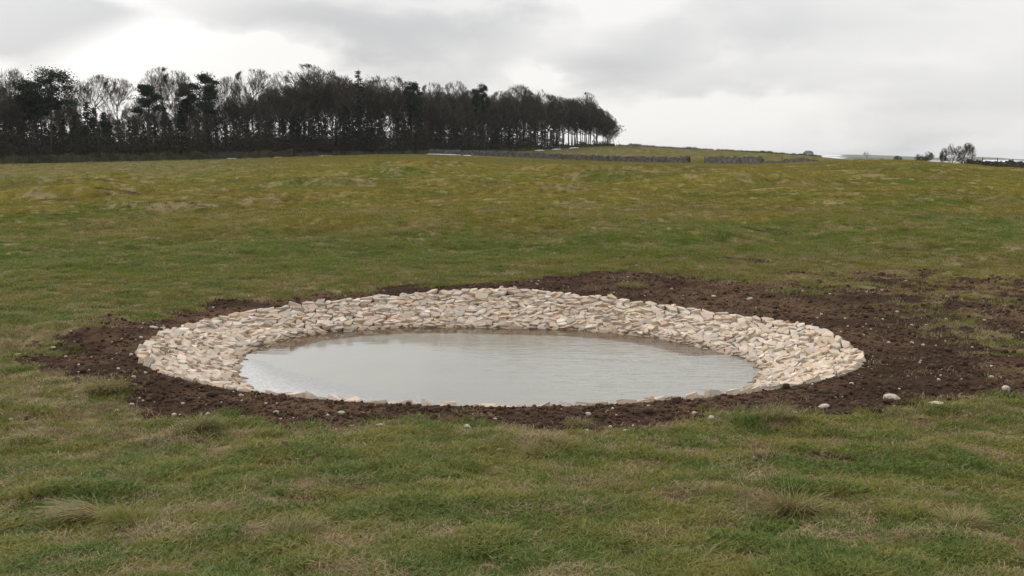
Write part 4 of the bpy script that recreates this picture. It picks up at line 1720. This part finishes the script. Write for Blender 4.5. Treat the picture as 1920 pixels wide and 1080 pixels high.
def wall_piece(path, hgt, mat, label, seed, ragged=.12, group=None):
    """path: list of (px X, distance, relative height); a core plus hundreds of separate-edged blocks joined"""
    r = random.Random(seed)
    P3 = []
    for (X, d, k) in path:
        x, y = at(X, d)
        P3.append((x, y, k))
    root = link(bpy.data.objects.new('dry_stone_wall', None))
    root.location = (P3[0][0], P3[0][1], gz(P3[0][0], P3[0][1]))
    tag(root, label, 'wall', group or 'dry stone field walls')
    V, F, CV, CF = [], [], [], []
    loc = Vector(root.location)

    def box(c, ax, ay, l, w, h, VV, FF):
        b0 = len(VV)
        for sz in (-1, 1):
            for (sx_, sy_) in ((-1, -1), (1, -1), (1, 1), (-1, 1)):
                j = lambda: r.uniform(.85, 1.05)
                VV.append(tuple(c - loc + ax * (l / 2 * sx_ * j()) + ay * (w / 2 * sy_ * j()) + Vector((0, 0, h / 2 * sz * j()))))
        for f in ((0, 3, 2, 1), (4, 5, 6, 7), (0, 1, 5, 4), (1, 2, 6, 5), (2, 3, 7, 6), (3, 0, 4, 7)):
            FF.append(tuple(b0 + q for q in f))
    for i in range(len(P3) - 1):
        (ax_, ay_, ka), (bx_, by_, kb) = P3[i], P3[i + 1]
        L = math.hypot(bx_ - ax_, by_ - ay_)
        ex = Vector((bx_ - ax_, by_ - ay_, 0)).normalized()
        ey = Vector((-ex.y, ex.x, 0))
        s = 0
        sn = np.arange(0, L + .5, .5)
        zz = ground(ax_ + ex.x * sn, ay_ + ex.y * sn)
        while s < L:
            k = ka + (kb - ka) * s / L
            w = r.uniform(.28, .6)
            x, y = ax_ + ex.x * s, ay_ + ex.y * s
            z0 = float(np.interp(s, sn, zz)) - .1
            H = hgt * k * (1 + ragged * fbm(s, 0, 3.0, 3, .6, seed).item() * 1.6)
            z = z0
            while z < z0 + H:
                h = r.uniform(.17, .30)
                dep = .55 * (1 - .35 * (z - z0) / max(H, .1))
                for sd_ in (-1, 1):
                    c = Vector((x + w / 2 * ex.x, y + w / 2 * ex.y, z + h / 2)) + ey * sd_ * (dep / 2 * r.uniform(.8, 1.1))
                    box(c, ex, ey, w * .95, dep, h * .97, V, F)
                z += h
            if r.random() < .85:      # upright coping stones
                box(Vector((x + w / 2 * ex.x, y + w / 2 * ex.y, z + .06)), ex, ey, w * .7, .42, r.uniform(.16, .34), CV, CF)
            s += w
    a = link(bpy.data.objects.new('stones', mesh_py('stones', V, F, mat)), root)
    a['kind'] = 'stuff'
    a = link(bpy.data.objects.new('coping', mesh_py('coping', CV, CF, mat)), root)
    a['kind'] = 'stuff'
    return root


wall_piece([(805, 250, .9), (900, 240, 1), (1000, 230, 1), (1100, 220, 1), (1200, 210, 1), (1291, 200, 1)], 1.0, m_wall,
           'long grey dry stone wall running from the wood down to the left gatepost', 1)
wall_piece([(1324, 197, 1.0), (1350, 193, 1), (1428, 182, 1.0)], 1.05, m_wall, 'upright stretch of grey dry stone wall right of the gateway', 2)
wall_piece([(1430, 182, .45), (1468, 177, .35), (1472, 176, .8), (1505, 172, .75), (1530, 168, .35)], .95, m_wall, 'tumbled low end of the grey field wall fading into the pasture', 3, .35)
wall_piece([(1796, 188, .5), (1815, 188, 1), (1900, 186, 1.05), (2150, 180, 1)], 1.15, m_wallm, 'dark wall at the right edge beside the hawthorn pair', 4)
wall_piece([(-300, 192, 1), (0, 200, 1), (200, 209, 1), (400, 220, 1), (545, 229, 1)], 1.35, m_wallm, 'dark mossy wall along the foot of the left part of the wood', 5, .28)
wall_piece([(552, 230, .7), (640, 236, .8), (700, 239, .5), (800, 247, .8)], 1.0, m_wallm, 'low broken mossy wall along the foot of the middle of the wood', 6, .3)
wall_piece([(860, 262, .5), (950, 285, .5), (1040, 305, .5), (1150, 331, .5)], 1.0, m_wallm, 'low dark bank wall along the foot of the right part of the wood', 7, .3)
wall_piece([(1155, 345, .6), (1260, 345, .5), (1400, 345, .45), (1540, 350, .4)], .9, m_bank, 'crumbled mossy wall along the skyline crest right of the wood', 8, .6)

# gateposts, fence posts
m_post, N, bs, out = new_mat('old post wood')
P = N.node('ShaderNodeNewGeometry').outputs['Position']
N.link(N.mix(N.noise(P, 6, 3, .6), (0.09, 0.075, 0.055), (0.17, 0.15, 0.12)), bs.inputs['Base Color'])


def post(X, d, h, w, name, label, cat, group, mat):
    x, y = at(X, d)
    z = gz(x, y)
    V, F = [], []
    for (zz, k) in ((-.3, 1.05), (h * .5, 1), (h * .94, .97), (h, .7)):
        for a in range(6):
            t = math.pi / 3 * a
            V.append((w / 2 * k * math.cos(t), w / 2 * k * math.sin(t), zz))
    for j in range(3):
        F += [(j * 6 + a, j * 6 + (a + 1) % 6, (j + 1) * 6 + (a + 1) % 6, (j + 1) * 6 + a) for a in range(6)]
    F.append(tuple(18 + a for a in range(6)))
    o = link(bpy.data.objects.new(name, mesh_py(name, V, F, mat)))
    o.location = (x, y, z)
    o.rotation_euler = (random.uniform(-.04, .04), random.uniform(-.04, .04), random.uniform(0, 3))
    tag(o, label, cat, group)


m_dark, N, bs, out = new_mat('dark gatepost')
P = N.node('ShaderNodeNewGeometry').outputs['Position']
N.link(N.mix(N.noise(P, 4, 3, .6), (0.035, 0.028, 0.022), (0.075, 0.06, 0.05)), bs.inputs['Base Color'])
post(1292.5, 199.4, 1.35, .30, 'gatepost', 'dark left gatepost where the long wall ends', 'gatepost', 'gateposts of the field gateway', m_dark)
post(1322, 197.4, 1.25, .30, 'gatepost', 'dark right gatepost of the gap in the wall', 'gatepost', 'gateposts of the field gateway', m_dark)
for X, lab in ((1384, 'leftmost fence post in front of the grey wall'), (1425, 'fence post in front of the wall where its coping drops'),
               (1466, 'fence post at the tumbled end of the wall')):
    post(X, 176, 1.4, .13, 'fence_post', lab, 'post', 'fence posts along the grey wall', m_post)
for X, lab in ((1822, 'post on the dark right wall next to the hawthorn'), (1843, 'middle post on the dark right wall'),
               (1871, 'rightmost post on the dark right wall')):
    post(X, 186, 1.9, .13, 'fence_post', lab, 'post', 'fence posts along the dark right wall', m_dark)

# ------------------------------------------------------------------ snow remnants and track
m_snow, N, bs, out = new_mat('old snow')
bs.inputs['Base Color'].default_value = (.78, .80, .83, 1)
bs.inputs['Roughness'].default_value = .6


def snow(X0, X1, d0, d1, w, lab):
    x0_, y0_ = at(X0, d0)
    x1_, y1_ = at(X1, d1)
    n = 26
    m_ = 7
    ex = Vector((x1_ - x0_, y1_ - y0_, 0)).normalized()
    ey = Vector((-ex.y, ex.x, 0))
    V = []
    cx_, cy_ = (x0_ + x1_) / 2, (y0_ + y1_) / 2
    cz_ = gz(cx_, cy_)
    for i in range(n):
        t = i / (n - 1)
        ww = w * (math.sin(math.pi * min(max(t, .02), .98)) ** .5) * (1 + .5 * fbm(t * 9, 0, 1, 3, .6, X0).item())
        for j in range(m_):
            u = -1 + 2 * j / (m_ - 1)
            q = Vector((x0_, y0_, 0)).lerp(Vector((x1_, y1_, 0)), t) + ey * u * ww / 2
            V.append((q.x - cx_, q.y - cy_, gz(q.x, q.y) - cz_ + .12 * (1 - u * u) * math.sin(math.pi * t) ** .4 + .03))
    F = [(i * m_ + j, (i + 1) * m_ + j, (i + 1) * m_ + j + 1, i * m_ + j + 1) for i in range(n - 1) for j in range(m_ - 1)]
    o = link(bpy.data.objects.new('snow_patch', mesh_py('snow_patch', V, F, m_snow, True)))
    o.location = (cx_, cy_, cz_)
    tag(o, lab, 'snow patch', 'remnants of snow at the foot of walls and trees')


snow(800, 866, 246, 240, 2.2, 'longest white snow streak at the left end of the grey wall')
snow(595, 624, 231, 232, 1.5, 'white snow streak at the foot of the middle of the wood')
snow(425, 443, 219, 220, 1.0, 'short snow streak at the foot of the left part of the wood')
snow(514, 528, 225, 226, .9, 'tiny snow remnant under the broad domed tree')
snow(1004, 1018, 292, 296, 2.4, 'leftmost of the three snow patches beneath the right part of the wood')
snow(1037, 1050, 300, 303, 2.6, 'middle of the three snow patches beneath the right part of the wood')
snow(1068, 1083, 308, 312, 2.6, 'rightmost of the three snow patches beneath the right part of the wood')
snow(868, 884, 238, 237, .9, 'small snow remnant just right of the longest streak')

m_track, N, bs, out = new_mat('worn track')
P = N.node('ShaderNodeNewGeometry').outputs['Position']
N.link(N.mix(N.noise(P, 1.2, 4, .6), (0.20, 0.175, 0.13), (0.33, 0.29, 0.23)), bs.inputs['Base Color'])
V, F = [], []
pp = [at(X, d) for X, d in ((640, 240), (690, 236), (740, 230), (790, 226), (840, 224), (900, 221))]
nn_ = 60
for i in range(nn_):
    t = i / (nn_ - 1) * (len(pp) - 1)
    k = min(int(t), len(pp) - 2)
    f = t - k
    x = pp[k][0] * (1 - f) + pp[k + 1][0] * f
    y = pp[k][1] * (1 - f) + pp[k + 1][1] * f
    w = 1.1 + .5 * fbm(i, 0, 6, 2, .5, 2.).item()
    for u in (-1, -.3, .3, 1):
        yy = y + u * w * .9
        V.append((x, yy, gz(x, yy) + .06 - .1 * (abs(u) > .9)))
F = [(i * 4 + j, (i + 1) * 4 + j, (i + 1) * 4 + j + 1, i * 4 + j + 1) for i in range(nn_ - 1) for j in range(3)]
o = link(bpy.data.objects.new('track', mesh_py('track', V, F, m_track, True)))
tag(o, kind='structure')

# ------------------------------------------------------------------ haze
HAZE = 1
if HAZE:
    m_haze = bpy.data.materials.new('haze air')
    m_haze.use_nodes = True
    hz = NT(m_haze.node_tree)
    hz.n.clear()
    ho = hz.node('ShaderNodeOutputMaterial')
    pv = hz.node('ShaderNodeVolumePrincipled')
    pv.inputs['Color'].default_value = (.80, .86, .93, 1)
    pv.inputs['Density'].default_value = 0.00008
    pv.inputs['Anisotropy'].default_value = 0.2
    hz.link(pv.outputs[0], ho.inputs['Volume'])
    s, zb, zt_ = 6700, -37, 48
    V = [(-s, -s, zb), (s, -s, zb), (s, s, zb), (-s, s, zb), (-s, -s, zt_), (s, -s, zt_), (s, s, zt_), (-s, s, zt_)]
    F = [(0, 3, 2, 1), (4, 5, 6, 7), (0, 1, 5, 4), (1, 2, 6, 5), (2, 3, 7, 6), (3, 0, 4, 7)]
    o = link(bpy.data.objects.new('haze', mesh_py('haze', V, F, m_haze)))
    tag(o, 'pale even air haze over the whole landscape', kind='stuff')
